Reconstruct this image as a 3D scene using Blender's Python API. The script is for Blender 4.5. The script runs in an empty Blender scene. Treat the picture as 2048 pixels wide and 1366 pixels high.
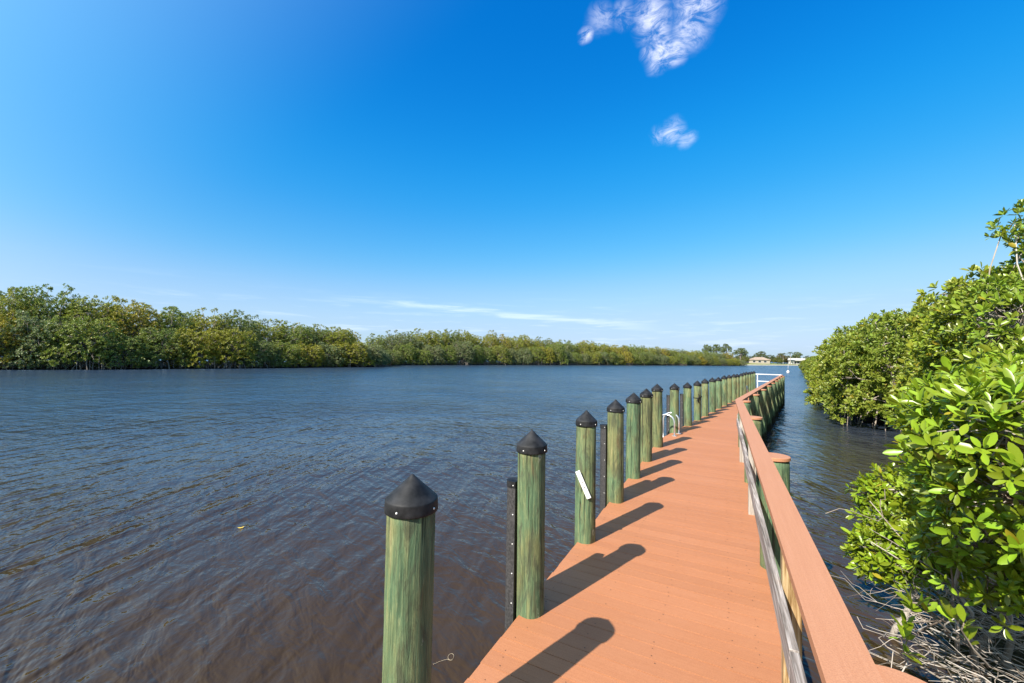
import bpy, math, random
import numpy as np

rng = np.random.default_rng(7)
random.seed(7)
sc = bpy.context.scene
COL = sc.collection
PI = math.pi
R = math.radians

# ------------------------------------------------------------------ geometry helpers
class MB:
    """collects vertices and faces, then links them as ONE mesh object"""
    def __init__(self):
        self.v = []; self.f = {}; self.n = 0
    def add(self, V, F):
        V = np.asarray(V, float).reshape(-1, 3)
        F = np.asarray(F, np.int64)
        self.f.setdefault(F.shape[1], []).append(F + self.n)
        self.v.append(V); self.n += len(V)
    def add_multi(self, V, Fs):
        V = np.asarray(V, float).reshape(-1, 3)
        for F in Fs:
            F = np.asarray(F, np.int64)
            self.f.setdefault(F.shape[1], []).append(F + self.n)
        self.v.append(V); self.n += len(V)
    def mesh(self, name, smooth=False):
        me = bpy.data.meshes.new(name)
        V = np.concatenate(self.v)
        me.vertices.add(len(V)); me.vertices.foreach_set('co', V.astype(np.float32).ravel())
        loops = []; starts = []; tot = 0
        for k, fl in self.f.items():
            F = np.concatenate(fl)
            loops.append(F.ravel()); starts.append(tot + np.arange(len(F)) * k); tot += F.size
        loops = np.concatenate(loops); starts = np.concatenate(starts)
        me.loops.add(len(loops)); me.loops.foreach_set('vertex_index', loops.astype(np.int32))
        me.polygons.add(len(starts)); me.polygons.foreach_set('loop_start', starts.astype(np.int32))
        me.polygons.foreach_set('use_smooth', np.full(len(starts), smooth, dtype=bool))
        me.update(calc_edges=True)
        return me
    def build(self, name, material, parent=None, smooth=False, loc=(0, 0, 0), rotz=0.0):
        me = self.mesh(name, smooth)
        if material: me.materials.append(material)
        return link(name, me, parent, loc, rotz)

def link(name, me, parent=None, loc=(0, 0, 0), rotz=0.0):
    o = bpy.data.objects.new(name, me); COL.objects.link(o)
    o.location = loc; o.rotation_euler = (0, 0, rotz)
    if parent: o.parent = parent
    return o

def box(mb, c, s, rot=None):
    x, y, z = np.array(s) / 2
    V = np.array([[-x,-y,-z],[x,-y,-z],[x,y,-z],[-x,y,-z],[-x,-y,z],[x,-y,z],[x,y,z],[-x,y,z]])
    if rot is not None: V = V @ np.asarray(rot).T
    mb.add(V + np.array(c), [[0,3,2,1],[4,5,6,7],[0,1,5,4],[1,2,6,5],[2,3,7,6],[3,0,4,7]])

def cbox(mb, c, s, b=0.004, rot=None):
    """box with chamfered edges"""
    x, y, z = np.array(s) / 2
    V = []
    idx = {}
    for sx in (-1, 1):
        for sy in (-1, 1):
            for sz in (-1, 1):
                for ax in range(3):
                    p = [sx * (x - b), sy * (y - b), sz * (z - b)]
                    p[ax] = (sx, sy, sz)[ax] * (x, y, z)[ax]
                    idx[(sx, sy, sz, ax)] = len(V); V.append(p)
    F4 = []; F3 = []
    for ax in range(3):
        o = [(0,1,2),(1,2,0),(2,0,1)][ax]
        for s1 in (-1, 1):
            q = []
            for (a, bb) in ((-1,-1),(1,-1),(1,1),(-1,1)):
                k = [0,0,0]; k[o[0]] = s1; k[o[1]] = a; k[o[2]] = bb
                q.append(idx[(k[0], k[1], k[2], ax)])
            F4.append(q if s1 > 0 else q[::-1])
        for a in (-1, 1):
            for bb in (-1, 1):
                def g(t, axx):
                    k = [0,0,0]; k[o[0]] = t; k[o[1]] = a; k[o[2]] = bb
                    return idx[(k[0], k[1], k[2], axx)]
                q = [g(-1, o[1]), g(1, o[1]), g(1, o[2]), g(-1, o[2])]
                F4.append(q)
    for sx in (-1, 1):
        for sy in (-1, 1):
            for sz in (-1, 1):
                F3.append([idx[(sx, sy, sz, 0)], idx[(sx, sy, sz, 1)], idx[(sx, sy, sz, 2)]])
    V = np.array(V)
    if rot is not None: V = V @ np.asarray(rot).T
    mb.add_multi(V + np.array(c), [F4, F3])

def prism(mb, poly, z0, z1, ch=0.0):
    """vertical extrusion of a convex 2-D polygon"""
    P = np.asarray(poly, float); n = len(P)
    a = 0.5 * np.sum(P[:,0]*np.roll(P[:,1],-1) - np.roll(P[:,0],-1)*P[:,1])
    if a < 0: P = P[::-1]
    V = np.concatenate([np.c_[P, np.full(n, z0)], np.c_[P, np.full(n, z1)]])
    side = [[i, (i+1) % n, n + (i+1) % n, n + i] for i in range(n)]
    mb.add_multi(V, [side, [list(range(n))[::-1]], [[n + i for i in range(n)]]])

def clip(poly, p, nrm):
    """keep the part of poly where (x-p).nrm <= 0"""
    out = []
    for i in range(len(poly)):
        a = np.array(poly[i]); b = np.array(poly[(i+1) % len(poly)])
        da = np.dot(a - p, nrm); db = np.dot(b - p, nrm)
        if da <= 0: out.append(a)
        if da * db < 0: out.append(a + (b - a) * da / (da - db))
    return out

def tube(mb, pts, radii, sides=6, cap=True):
    pts = np.asarray(pts, float); n = len(pts)
    radii = np.broadcast_to(np.asarray(radii, float), (n,))
    T = np.gradient(pts, axis=0); T /= np.linalg.norm(T, axis=1)[:, None] + 1e-12
    up = np.array([0, 0, 1.0]) if abs(T[0][2]) < 0.9 else np.array([1.0, 0, 0])
    u = np.cross(up, T[0]); u /= np.linalg.norm(u)
    a = np.arange(sides) * 2 * PI / sides
    rings = []
    for i in range(n):
        u = u - np.dot(u, T[i]) * T[i]; u /= np.linalg.norm(u) + 1e-12
        w = np.cross(T[i], u)
        rings.append(pts[i] + radii[i] * (np.cos(a)[:, None] * u + np.sin(a)[:, None] * w))
    V = np.concatenate(rings)
    i = np.arange(sides); j = (i + 1) % sides
    F = np.concatenate([np.c_[k*sides+i, k*sides+j, (k+1)*sides+j, (k+1)*sides+i] for k in range(n-1)])
    if cap:
        mb.add_multi(V, [F, [list(range(sides))[::-1]], [[(n-1)*sides + q for q in range(sides)]]])
    else:
        mb.add(V, F)

def lathe(mb, prof, sides=32, c=(0, 0, 0)):
    prof = np.asarray(prof, float); n = len(prof)
    a = np.arange(sides) * 2 * PI / sides
    V = np.concatenate([np.c_[r*np.cos(a), r*np.sin(a), np.full(sides, z)] for r, z in prof]) + np.array(c)
    i = np.arange(sides); j = (i + 1) % sides
    F = np.concatenate([np.c_[k*sides+i, k*sides+j, (k+1)*sides+j, (k+1)*sides+i] for k in range(n-1)])
    mb.add(V, F)

def thing(name, label, cat, loc=(0, 0, 0), rotz=0.0, group=None):
    o = bpy.data.objects.new(name, None); COL.objects.link(o)
    o.empty_display_size = 0.2
    o.location = loc; o.rotation_euler = (0, 0, rotz)
    return tag(o, label, cat, group)

def tag(o, label, cat, group=None):
    o['label'] = label; o['category'] = cat
    if group: o['group'] = group
    return o

def struct(o, kind='structure', label=None):
    o['kind'] = kind
    if label: o['label'] = label
    return o

ORD = ['first','second','third','fourth','fifth','sixth','seventh','eighth','ninth','tenth','eleventh','twelfth',
       'thirteenth','fourteenth','fifteenth','sixteenth','seventeenth','eighteenth','nineteenth','twentieth']
TENS = {20:'twenty',30:'thirty',40:'forty',50:'fifty',60:'sixty',70:'seventy',80:'eighty',90:'ninety'}
TENTH = {20:'twentieth',30:'thirtieth',40:'fortieth',50:'fiftieth',60:'sixtieth',70:'seventieth',80:'eightieth',90:'ninetieth'}
def ordinal(i):
    """i from 0"""
    n = i + 1
    if n <= 20: return ORD[n-1]
    t = n // 10 * 10
    return TENTH[t] if n % 10 == 0 else TENS[t] + '-' + ORD[n % 10 - 1]

# ------------------------------------------------------------------ materials
class NT:
    def __init__(self, name=None, tree=None):
        if tree is None:
            self.m = bpy.data.materials.new(name); self.m.use_nodes = True
            tree = self.m.node_tree
        self.t = tree; self.n = tree.nodes; self.l = tree.links
    def node(self, kind, **kw):
        nd = self.n.new(kind)
        for k, v in kw.items():
            if k.startswith('i_'):
                nd.inputs[k[2:].replace('_', ' ')].default_value = v
            else: setattr(nd, k, v)
        return nd
    def to(self, a, b):
        self.l.new(a, b)
    def val(self, x, sock):
        if hasattr(x, 'is_output'): self.l.new(x, sock)
        else: sock.default_value = x
    def math(self, op, a, b=0.0, clamp=False):
        nd = self.n.new('ShaderNodeMath'); nd.operation = op; nd.use_clamp = clamp
        self.val(a, nd.inputs[0]); self.val(b, nd.inputs[1])
        return nd.outputs[0]
    def vmath(self, op, a, b=(0, 0, 0), out=0):
        nd = self.n.new('ShaderNodeVectorMath'); nd.operation = op
        self.val(a, nd.inputs[0]); self.val(b, nd.inputs[1])
        return nd.outputs[out]
    def mix(self, f, a, b, blend='MIX'):
        nd = self.n.new('ShaderNodeMix'); nd.data_type = 'RGBA'; nd.blend_type = blend
        self.val(f, nd.inputs[0]); self.val(a, nd.inputs[6]); self.val(b, nd.inputs[7])
        return nd.outputs[2]
    def noise(self, vec, scale, detail=4.0, rough=0.55, dist=0.0):
        nd = self.n.new('ShaderNodeTexNoise')
        if vec is not None: self.l.new(vec, nd.inputs['Vector'])
        nd.inputs['Scale'].default_value = scale; nd.inputs['Detail'].default_value = detail
        nd.inputs['Roughness'].default_value = rough; nd.inputs['Distortion'].default_value = dist
        return nd.outputs['Fac']
    def ramp(self, f, stops):
        nd = self.n.new('ShaderNodeValToRGB'); cr = nd.color_ramp
        while len(cr.elements) > 1: cr.elements.remove(cr.elements[-1])
        cr.elements[0].position = stops[0][0]; cr.elements[0].color = c4(stops[0][1])
        for p, c in stops[1:]:
            e = cr.elements.new(p); e.color = c4(c)
        self.val(f, nd.inputs[0])
        return nd.outputs[0]
    def smooth(self, x, a, b, lo=0.0, hi=1.0):
        nd = self.n.new('ShaderNodeMapRange'); nd.interpolation_type = 'SMOOTHSTEP'
        self.val(x, nd.inputs[0]); nd.inputs[1].default_value = a; nd.inputs[2].default_value = b
        nd.inputs[3].default_value = lo; nd.inputs[4].default_value = hi
        return nd.outputs[0]
    def mapping(self, vec, scale=(1, 1, 1), rot=(0, 0, 0), loc=(0, 0, 0)):
        nd = self.n.new('ShaderNodeMapping')
        self.l.new(vec, nd.inputs[0]); self.val(scale, nd.inputs['Scale']); nd.inputs['Rotation'].default_value = rot
        self.val(loc, nd.inputs['Location'])
        return nd.outputs[0]
    def bump(self, h, strength=0.3, dist=0.01, normal=None):
        nd = self.n.new('ShaderNodeBump')
        self.val(h, nd.inputs['Height']); nd.inputs['Strength'].default_value = strength; nd.inputs['Distance'].default_value = dist
        if normal is not None: self.l.new(normal, nd.inputs['Normal'])
        return nd.outputs[0]

def c4(c):
    return (c[0], c[1], c[2], 1.0) if len(c) == 3 else c

def new_mat(name, rough=0.6, spec=0.5):
    t = NT(name); b = t.n['Principled BSDF']
    b.inputs['Roughness'].default_value = rough
    b.inputs['Specular IOR Level'].default_value = spec
    return t, b

def obj_coords(t, jitter=True):
    """object space, shifted by a random amount for every object"""
    v = t.node('ShaderNodeTexCoord').outputs['Object']
    if jitter:
        r = t.node('ShaderNodeObjectInfo').outputs['Random']
        v = t.vmath('ADD', v, t.vmath('SCALE', (17.3, 9.1, 31.7), (0, 0, 0)))
        sc_ = v.node
        # second operand: scaled random offset
        comb = t.node('ShaderNodeCombineXYZ')
        t.to(t.math('MULTIPLY', r, 37.0), comb.inputs[0]); t.to(t.math('MULTIPLY', r, 53.0), comb.inputs[1]); t.to(t.math('MULTIPLY', r, 71.0), comb.inputs[2])
        for lk in list(sc_.inputs[1].links): t.l.remove(lk)
        t.to(comb.outputs[0], sc_.inputs[1])
    return v

def mat_plain(name, col, rough=0.5, spec=0.5, metal=0.0, var=0.15, scale=12.0, bump=0.0):
    t, b = new_mat(name, rough, spec)
    b.inputs['Metallic'].default_value = metal
    v = obj_coords(t)
    n = t.noise(v, scale, 5)
    lo = tuple(max(0, c * (1 - var)) for c in col); hi = tuple(min(1, c * (1 + var)) for c in col)
    t.to(t.ramp(n, [(0.3, lo), (0.7, hi)]), b.inputs['Base Color'])
    if bump: t.to(t.bump(n, bump, 0.01), b.inputs['Normal'])
    return t.m

DECK_C = ([(0.25, (0.392, 0.157, 0.069)), (0.5, (0.428, 0.176, 0.079)), (0.75, (0.463, 0.197, 0.091))], (0.30, 0.110, 0.047, 1))
RAIL_C = ([(0.25, (0.425, 0.190, 0.098)), (0.5, (0.457, 0.212, 0.111)), (0.75, (0.485, 0.230, 0.126))], (0.34, 0.138, 0.070, 1))
def mat_composite(name, along_x=True, COMP=DECK_C):
    """orange composite decking with a faint grain along the board"""
    t, b = new_mat(name, 0.62, 0.3)
    v = t.node('ShaderNodeTexCoord').outputs['Object']
    g = t.mapping(v, (2.2, 95, 95) if along_x else (95, 2.2, 95))
    grain = t.noise(g, 1.0, 4, 0.6)
    fine = t.smooth(t.noise(v, 210, 2, 0.6), 0.35, 0.7)
    big = t.noise(v, 1.3, 4, 0.6)
    isl = t.node('ShaderNodeNewGeometry').outputs['Random Per Island']
    base = t.ramp(grain, COMP[0])
    base = t.mix(t.math('MULTIPLY', fine, 0.5), base, COMP[1])
    base = t.mix(t.smooth(big, 0.42, 0.75, 0, 0.22), base, (0.43, 0.196, 0.104, 1))
    k = t.smooth(isl, 0, 1, 0.96, 1.04)
    hsv = t.node('ShaderNodeHueSaturation'); t.to(base, hsv.inputs['Color']); t.to(k, hsv.inputs['Value'])
    t.to(hsv.outputs[0], b.inputs['Base Color'])
    h = t.math('ADD', t.math('MULTIPLY', grain, 0.7), t.math('MULTIPLY', fine, 0.5))
    t.to(t.bump(h, 0.35, 0.003), b.inputs['Normal'])
    return t.m

def mat_pile(name):
    t, b = new_mat(name, 0.72, 0.25)
    v = obj_coords(t)
    wx = t.node('ShaderNodeSeparateColor'); t.to(t.node('ShaderNodeObjectInfo').outputs['Color'], wx.inputs[0]); rnd = wx.outputs[0]   # how far this log has weathered to tan
    pos = t.node('ShaderNodeNewGeometry').outputs['Position']
    g1 = t.noise(t.mapping(v, (40, 40, 2.2)), 1.0, 7, 0.68, 0.6)      # streaks of the grain
    g2 = t.noise(t.mapping(v, (130, 130, 7.0)), 1.0, 5, 0.65, 0.5)       # fine fibres
    g3 = t.noise(t.mapping(v, (3.5, 3.5, 1.6)), 1.0, 4, 0.55)         # patches
    chk = t.noise(t.mapping(v, (34, 34, 0.75)), 1.0, 3, 0.5, 0.9)     # checks
    knot = t.node('ShaderNodeTexVoronoi'); t.to(t.mapping(v, (6, 6, 2.6)), knot.inputs['Vector']); knot.inputs['Scale'].default_value = 1.0
    green = t.ramp(g1, [(0.30, (0.035, 0.070, 0.032)), (0.42, (0.075, 0.142, 0.070)), (0.54, (0.115, 0.195, 0.092)), (0.64, (0.19, 0.225, 0.092)), (0.76, (0.34, 0.30, 0.13))])
    tan = t.ramp(g1, [(0.30, (0.06, 0.065, 0.028)), (0.44, (0.125, 0.145, 0.055)), (0.56, (0.19, 0.195, 0.072)), (0.72, (0.36, 0.30, 0.13))])
    f = t.math('ADD', t.smooth(g3, 0.38, 0.66), t.math('MULTIPLY', t.math('SUBTRACT', rnd, 0.64), 1.0), clamp=True)
    col = t.mix(f, green, tan)
    hsv = t.node('ShaderNodeHueSaturation'); hsv.inputs['Saturation'].default_value = 0.93; hsv.inputs['Value'].default_value = 0.88; t.to(col, hsv.inputs['Color']); col = hsv.outputs[0]
    col = t.mix(t.smooth(g2, 0.52, 0.70, 0, 0.45), col, (0.34, 0.35, 0.17, 1))
    col = t.mix(t.smooth(g2, 0.46, 0.30, 0, 0.5), col, (0.055, 0.075, 0.035, 1))
    crack = t.smooth(chk, 0.405, 0.34)
    col = t.mix(t.math('MULTIPLY', crack, 0.9), col, (0.03, 0.032, 0.018, 1))
    kn = t.smooth(knot.outputs['Distance'], 0.10, 0.035)
    col = t.mix(t.math('MULTIPLY', kn, 0.75), col, (0.09, 0.055, 0.022, 1))
    st_ = t.noise(t.mapping(v, (8, 8, 2.4)), 1.0, 6, 0.7, 0.6)
    col = t.mix(t.smooth(st_, 0.50, 0.63, 0, 0.7), col, (0.058, 0.062, 0.038, 1))
    br = t.noise(t.mapping(v, (6, 6, 1.3)), 1.0, 5, 0.65, 0.8)
    col = t.mix(t.smooth(br, 0.56, 0.68, 0, 0.6), col, (0.135, 0.092, 0.045, 1))
    # scuffed pale rubs
    rub = t.noise(t.mapping(v, (9, 9, 4)), 1.0, 6, 0.7, 0.4)
    col = t.mix(t.smooth(rub, 0.66, 0.74, 0, 0.6), col, (0.52, 0.50, 0.40, 1))
    # wet, weed-grown foot in the tidal band
    sep = t.node('ShaderNodeSeparateXYZ'); t.to(pos, sep.inputs[0])
    band = t.math('ADD', sep.outputs[2], t.math('MULTIPLY', t.math('SUBTRACT', g3, 0.5), 0.5))
    col = t.mix(t.smooth(band, 0.34, 0.2), col, (0.022, 0.022, 0.012, 1))
    t.to(col, b.inputs['Base Color'])
    h = t.math('SUBTRACT', t.math('ADD', t.math('MULTIPLY', g1, 1.0), t.math('MULTIPLY', g2, 0.5)), t.math('MULTIPLY', crack, 0.9))
    t.to(t.bump(h, 1.0, 0.011), b.inputs['Normal'])
    return t.m

def mat_wood(name, cols, axis=2, rough=0.75, ring=1.0):
    """sawn timber: grain along a local axis"""
    t, b = new_mat(name, rough, 0.25)
    v = obj_coords(t)
    s1 = [26, 26, 26]; s1[axis] = 1.1
    s2 = [150, 150, 150]; s2[axis] = 4
    g1 = t.noise(t.mapping(v, tuple(s1)), 1.0, 5, 0.6, 1.2 * ring)
    g2 = t.noise(t.mapping(v, tuple(s2)), 1.0, 4, 0.65, 0.2)
    big = t.noise(v, 2.3, 4)
    col = t.ramp(t.math('ADD', t.math('MULTIPLY', g1, 0.65), t.math('MULTIPLY', g2, 0.35)),
                 [(0.36, cols[0]), (0.45, cols[1]), (0.53, cols[2]), (0.64, cols[3])])
    col = t.mix(t.smooth(big, 0.45, 0.7, 0, 0.35), col, c4(cols[1]))
    crack = t.smooth(t.noise(t.mapping(v, tuple(x * 1.7 for x in s1)), 1.0, 3, 0.5, 0.6), 0.33, 0.27)
    col = t.mix(t.math('MULTIPLY', crack, 0.7), col, (0.04, 0.035, 0.03, 1))
    t.to(col, b.inputs['Base Color'])
    t.to(t.bump(t.math('SUBTRACT', g2, crack), 0.5, 0.004), b.inputs['Normal'])
    return t.m

def mat_leaf(name, gloss=0.42, trans=0.28, near=False):
    t, b = new_mat(name, gloss, 0.45)
    oi = t.node('ShaderNodeObjectInfo')
    isl = t.node('ShaderNodeNewGeometry').outputs['Random Per Island']
    pos = t.node('ShaderNodeNewGeometry').outputs['Position']
    patch = t.noise(pos, 0.42 if not near else 1.1, 3, 0.5)
    hs = t.node('ShaderNodeHueSaturation')
    t.to(oi.outputs['Color'], hs.inputs['Color'])
    t.to(t.math('ADD', t.math('ADD', 0.478, t.math('MULTIPLY', isl, 0.034)), t.math('MULTIPLY', t.math('SUBTRACT', 0.5, patch), 0.07)), hs.inputs['Hue'])
    t.to(t.math('ADD', 0.50, t.math('ADD', t.math('MULTIPLY', isl, 0.75), t.math('MULTIPLY', patch, 0.40))), hs.inputs['Value'])
    hs.inputs['Saturation'].default_value = 1.0
    col = hs.outputs[0]
    # a few yellowed leaves
    y = t.math('GREATER_THAN', t.math('FRACT', t.math('MULTIPLY', isl, 53.0)), 0.975 if not near else 0.985)
    col = t.mix(t.math('MULTIPLY', y, 0.8), col, (0.33, 0.25, 0.02, 1))
    t.to(col, b.inputs['Base Color'])
    tr = t.node('ShaderNodeBsdfTranslucent')
    t.to(t.mix(0.5, col, (0.22, 0.34, 0.02, 1), 'MIX'), tr.inputs['Color'])
    mx = t.node('ShaderNodeMixShader'); mx.inputs[0].default_value = trans
    t.to(b.outputs[0], mx.inputs[1]); t.to(tr.outputs[0], mx.inputs[2])
    out = t.n['Material Output']
    t.to(mx.outputs[0], out.inputs['Surface'])
    return t.m

WAVE = 0.55
RUF = 0.25
def mat_water():
    t, b = new_mat('water', 0.045, 0.5)
    b.inputs['IOR'].default_value = 1.333
    pos = t.node('ShaderNodeNewGeometry').outputs['Position']
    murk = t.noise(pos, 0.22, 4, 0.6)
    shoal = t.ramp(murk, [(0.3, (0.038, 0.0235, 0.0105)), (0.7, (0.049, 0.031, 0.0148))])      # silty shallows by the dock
    sky_tint = t.ramp(murk, [(0.3, (0.018, 0.035, 0.062)), (0.7, (0.023, 0.041, 0.071))])  # open water: blue of the reflected sky painted into the base colour
    t.to(t.mix(t.smooth(t.math('ADD', t.vmath('LENGTH', pos, out=1), t.math('MULTIPLY', murk, 6)), 6, 34), shoal, sky_tint), b.inputs['Base Color'])
    wob = t.noise(pos, 0.5, 2)
    # wind waves: long crests running away from the dock, ~0.45 m apart
    a1 = t.mapping(pos, (1, 1, 1), (0, 0, R(8)))
    w1 = t.noise(t.mapping(a1, (2.3, 0.42, 1)), 1.0, 2, 0.5, 0.5)
    a2 = t.mapping(pos, (1, 1, 1), (0, 0, R(-34)))
    w2 = t.noise(t.mapping(a2, (3.9, 1.6, 1)), 1.0, 3, 0.5, 0.5)
    a3 = t.mapping(pos, (1, 1, 1), (0, 0, R(-20)))
    w3 = t.noise(t.mapping(a3, (10.0, 7.0, 1)), 1.0, 2, 0.5, 0.4)
    w4 = t.noise(pos, 0.9, 2)
    gust = t.smooth(t.noise(pos, 0.13, 3, 0.55), 0.35, 0.66, 0.6, 1.25)
    h = t.math('ADD', t.math('MULTIPLY', w1, 0.15), t.math('MULTIPLY', w2, 0.105))
    h = t.math('ADD', h, t.math('MULTIPLY', w3, 0.022))
    w5 = t.noise(t.mapping(t.mapping(pos, (1, 1, 1), (0, 0, R(12))), (0.55, 1.7, 1)), 1.0, 3, 0.6, 0.4)   # short chop across the channel
    h = t.math('ADD', h, t.math('MULTIPLY', w4, 0.05))
    h = t.math('ADD', h, t.math('MULTIPLY', w5, t.smooth(t.vmath('LENGTH', pos, out=1), 6, 25, 0.03, 0.22)))
    h = t.math('MULTIPLY', t.math('MULTIPLY', h, gust), WAVE)
    # the open water away from the sheltering dock is ruffled by ripples too fine to model
    out_ = t.vmath('LENGTH', pos, out=1)
    t.to(t.math('ADD', t.smooth(out_, 3, 30, 0.03, RUF*0.7), t.smooth(out_, 30, 90, 0, RUF*0.3)), b.inputs['Roughness'])
    t.to(t.bump(h, 1.0, 1.0), b.inputs['Normal'])
    return t.m

M = {}
M['deck'] = mat_composite('orange_composite_decking')
M['rail'] = mat_composite('orange_composite_rail', False, RAIL_C)
M['pile'] = mat_pile('green_treated_pile_wood')
M['grey_wood'] = mat_wood('weathered_grey_wood', [(0.07, 0.058, 0.048), (0.20, 0.168, 0.145), (0.34, 0.295, 0.265), (0.56, 0.50, 0.455)], 1)
M['grey_post'] = mat_wood('weathered_grey_post', [(0.09, 0.075, 0.055), (0.26, 0.225, 0.185), (0.38, 0.34, 0.295), (0.52, 0.47, 0.41)], 2)
M['tan_wood'] = mat_wood('tan_pine_post', [(0.055, 0.030, 0.010), (0.20, 0.115, 0.042), (0.42, 0.29, 0.145), (0.56, 0.44, 0.26)], 2, ring=1.6)
M['frame_wood'] = mat_wood('dark_treated_joist', [(0.035, 0.036, 0.022), (0.07, 0.075, 0.045), (0.10, 0.11, 0.065), (0.15, 0.15, 0.09)], 1)
M['cap'] = mat_plain('black_plastic_cap', (0.016, 0.016, 0.017), 0.6, 0.25, var=0.8, scale=14, bump=0.05)
M['fender'] = mat_plain('black_rubber_fender', (0.038, 0.036, 0.036), 0.62, 0.4, var=0.6, scale=60, bump=0.25)
M['nail'] = mat_plain('galvanised_nail', (0.72, 0.70, 0.66), 0.4, 0.5, var=0.1)
M['screw'] = mat_plain('dark_deck_screw', (0.05, 0.03, 0.022), 0.6, 0.3)
M['alu'] = mat_plain('aluminium_tube', (0.74, 0.75, 0.76), 0.32, 0.5, metal=0.85, var=0.06)
M['white'] = mat_plain('white_painted_rail', (0.80, 0.80, 0.79), 0.45, 0.4, var=0.05)
M['white_plastic'] = mat_plain('white_plastic_strip', (0.80, 0.79, 0.76), 0.5, 0.4, var=0.05)
M['bark'] = mat_plain('mangrove_bark', (0.25, 0.21, 0.175), 0.85, 0.2, var=0.5, scale=14)
M['twig'] = mat_plain('bare_grey_twig', (0.29, 0.25, 0.205), 0.85, 0.15, var=0.55, scale=9)
def mat_twig():
    t, b = new_mat('bare_grey_twig', 0.85, 0.15)
    v = t.node('ShaderNodeTexCoord').outputs['Object']
    isl = t.node('ShaderNodeNewGeometry').outputs['Random Per Island']
    n = t.noise(v, 11, 5)
    col = t.ramp(t.math('ADD', t.math('MULTIPLY', isl, 0.6), t.math('MULTIPLY', n, 0.4)), [(0.2, (0.14, 0.105, 0.075)), (0.42, (0.27, 0.225, 0.18)), (0.65, (0.40, 0.35, 0.295)), (0.9, (0.48, 0.44, 0.39))])
    sep = t.node('ShaderNodeSeparateXYZ'); t.to(t.node('ShaderNodeNewGeometry').outputs['Position'], sep.inputs[0])
    wet = t.smooth(t.math('ADD', sep.outputs[2], t.math('MULTIPLY', n, 0.25)), 0.24, 0.08)
    t.to(t.mix(t.math('MULTIPLY', wet, 0.85), col, (0.045, 0.036, 0.022, 1)), b.inputs['Base Color'])
    return t.m
M['twig'] = mat_twig()
M['mud'] = mat_plain('dark_mud', (0.022, 0.017, 0.010), 0.9, 0.1, var=0.5, scale=1.5)
M['lawn'] = mat_plain('mown_lawn', (0.17, 0.19, 0.035), 0.9, 0.1, var=0.35, scale=0.25)
M['sand'] = mat_plain('pale_sand', (0.36, 0.32, 0.23), 0.9, 0.2, var=0.2, scale=0.6)
M['leaf_far'] = mat_leaf('mangrove_leaves_far', 0.45, 0.25)
M['leaf_mid'] = mat_leaf('mangrove_leaves_mid', 0.42, 0.34)
M['leaf_near'] = mat_leaf('mangrove_leaves_near', 0.33, 0.22, True)
M['wall_cream'] = mat_plain('cream_stucco', (0.30, 0.265, 0.215), 0.9, 0.2, var=0.06)
M['wall_white'] = mat_plain('white_stucco', (0.48, 0.47, 0.455), 0.9, 0.2, var=0.04)
M['roof_brown'] = mat_plain('brown_tile_roof', (0.30, 0.225, 0.17), 0.85, 0.2, var=0.25, scale=1.2)
M['roof_white'] = mat_plain('white_tile_roof', (0.42, 0.405, 0.38), 0.8, 0.3, var=0.08)
M['dark_glass'] = mat_plain('dark_window_glass', (0.02, 0.024, 0.03), 0.12, 0.6, var=0.1)
M['screen'] = mat_plain('dark_porch_screen', (0.03, 0.03, 0.03), 0.6, 0.3)
M['palm_leaf'] = mat_plain('palm_frond_green', (0.075, 0.10, 0.03), 0.6, 0.3, var=0.3)
M['palm_bark'] = mat_plain('palm_trunk_grey', (0.34, 0.30, 0.25), 0.9, 0.2, var=0.25)
M['buoy'] = mat_plain('grey_white_float', (0.55, 0.54, 0.55), 0.55, 0.4, var=0.2, scale=4)
M['yellow_leaf'] = mat_plain('yellow_fallen_leaf', (0.75, 0.52, 0.06), 0.5, 0.3)
M['line'] = mat_plain('pale_fishing_line', (0.62, 0.50, 0.33), 0.5, 0.3)
M['rope'] = mat_plain('black_rope', (0.02, 0.02, 0.02), 0.8, 0.2)

# ------------------------------------------------------------------ dock layout
# two straight runs: run 1 past the camera, run 2 after the bend; L = offset to the right, s = distance along
TH1, TH2 = R(27.3), R(35.66)
def axes(th): return np.array([math.cos(th), -math.sin(th)]), np.array([math.sin(th), math.cos(th)])
N1, D1 = axes(TH1); N2, D2 = axes(TH2)
def P1(L, s): return N1 * L + D1 * s
def P2(L, s): return N2 * L + D2 * s
def isect(a, b):
    return np.linalg.solve(np.array([N1, N2]), np.array([a, b]))
def loc1(p): return np.array([np.dot(p, N1), np.dot(p, D1)])
def loc2(p): return np.array([np.dot(p, N2), np.dot(p, D2)])
DECK = 0.65
LA, LB = -1.405, 0.40            # deck edges, run 1
L2A, L2B = -2.975, -1.175        # deck edges, run 2
S_END = 33.6
cA, cB = isect(LA, L2A), isect(LB, L2B)

# ------------------------------------------------------------------ dock
dock = thing('dock', 'long orange composite boardwalk dock that bends to the right over brown water', 'dock', (0, 0, 0))
PITCH = 0.1425
def run_boards(la, lb, s0, s1, cut_p, cut_n):
    mb = MB(); s = s0
    while s < s1:
        j = rng.uniform(-0.006, 0.006, 2)
        poly = [np.array(q) for q in ((la + j[0], s), (lb + j[1], s), (lb + j[1], s + PITCH - 0.0055), (la + j[0], s + PITCH - 0.0055))]
        poly = clip(poly, cut_p, cut_n) if cut_p is not None else poly
        if len(poly) >= 3:
            prism(mb, poly, DECK - 0.03 , DECK + rng.uniform(-0.0008, 0.0008))
        s += PITCH
    return mb
a1, b1 = loc1(cA), loc1(cB)
e = b1 - a1; nrm = np.array([-e[1], e[0]]); nrm /= np.linalg.norm(nrm)
run_boards(LA, LB, -2.2, max(a1[1], b1[1]) + 0.2, a1 + nrm * -0.002, nrm).build('deck_boards', M['deck'], dock, rotz=-TH1)
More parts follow.
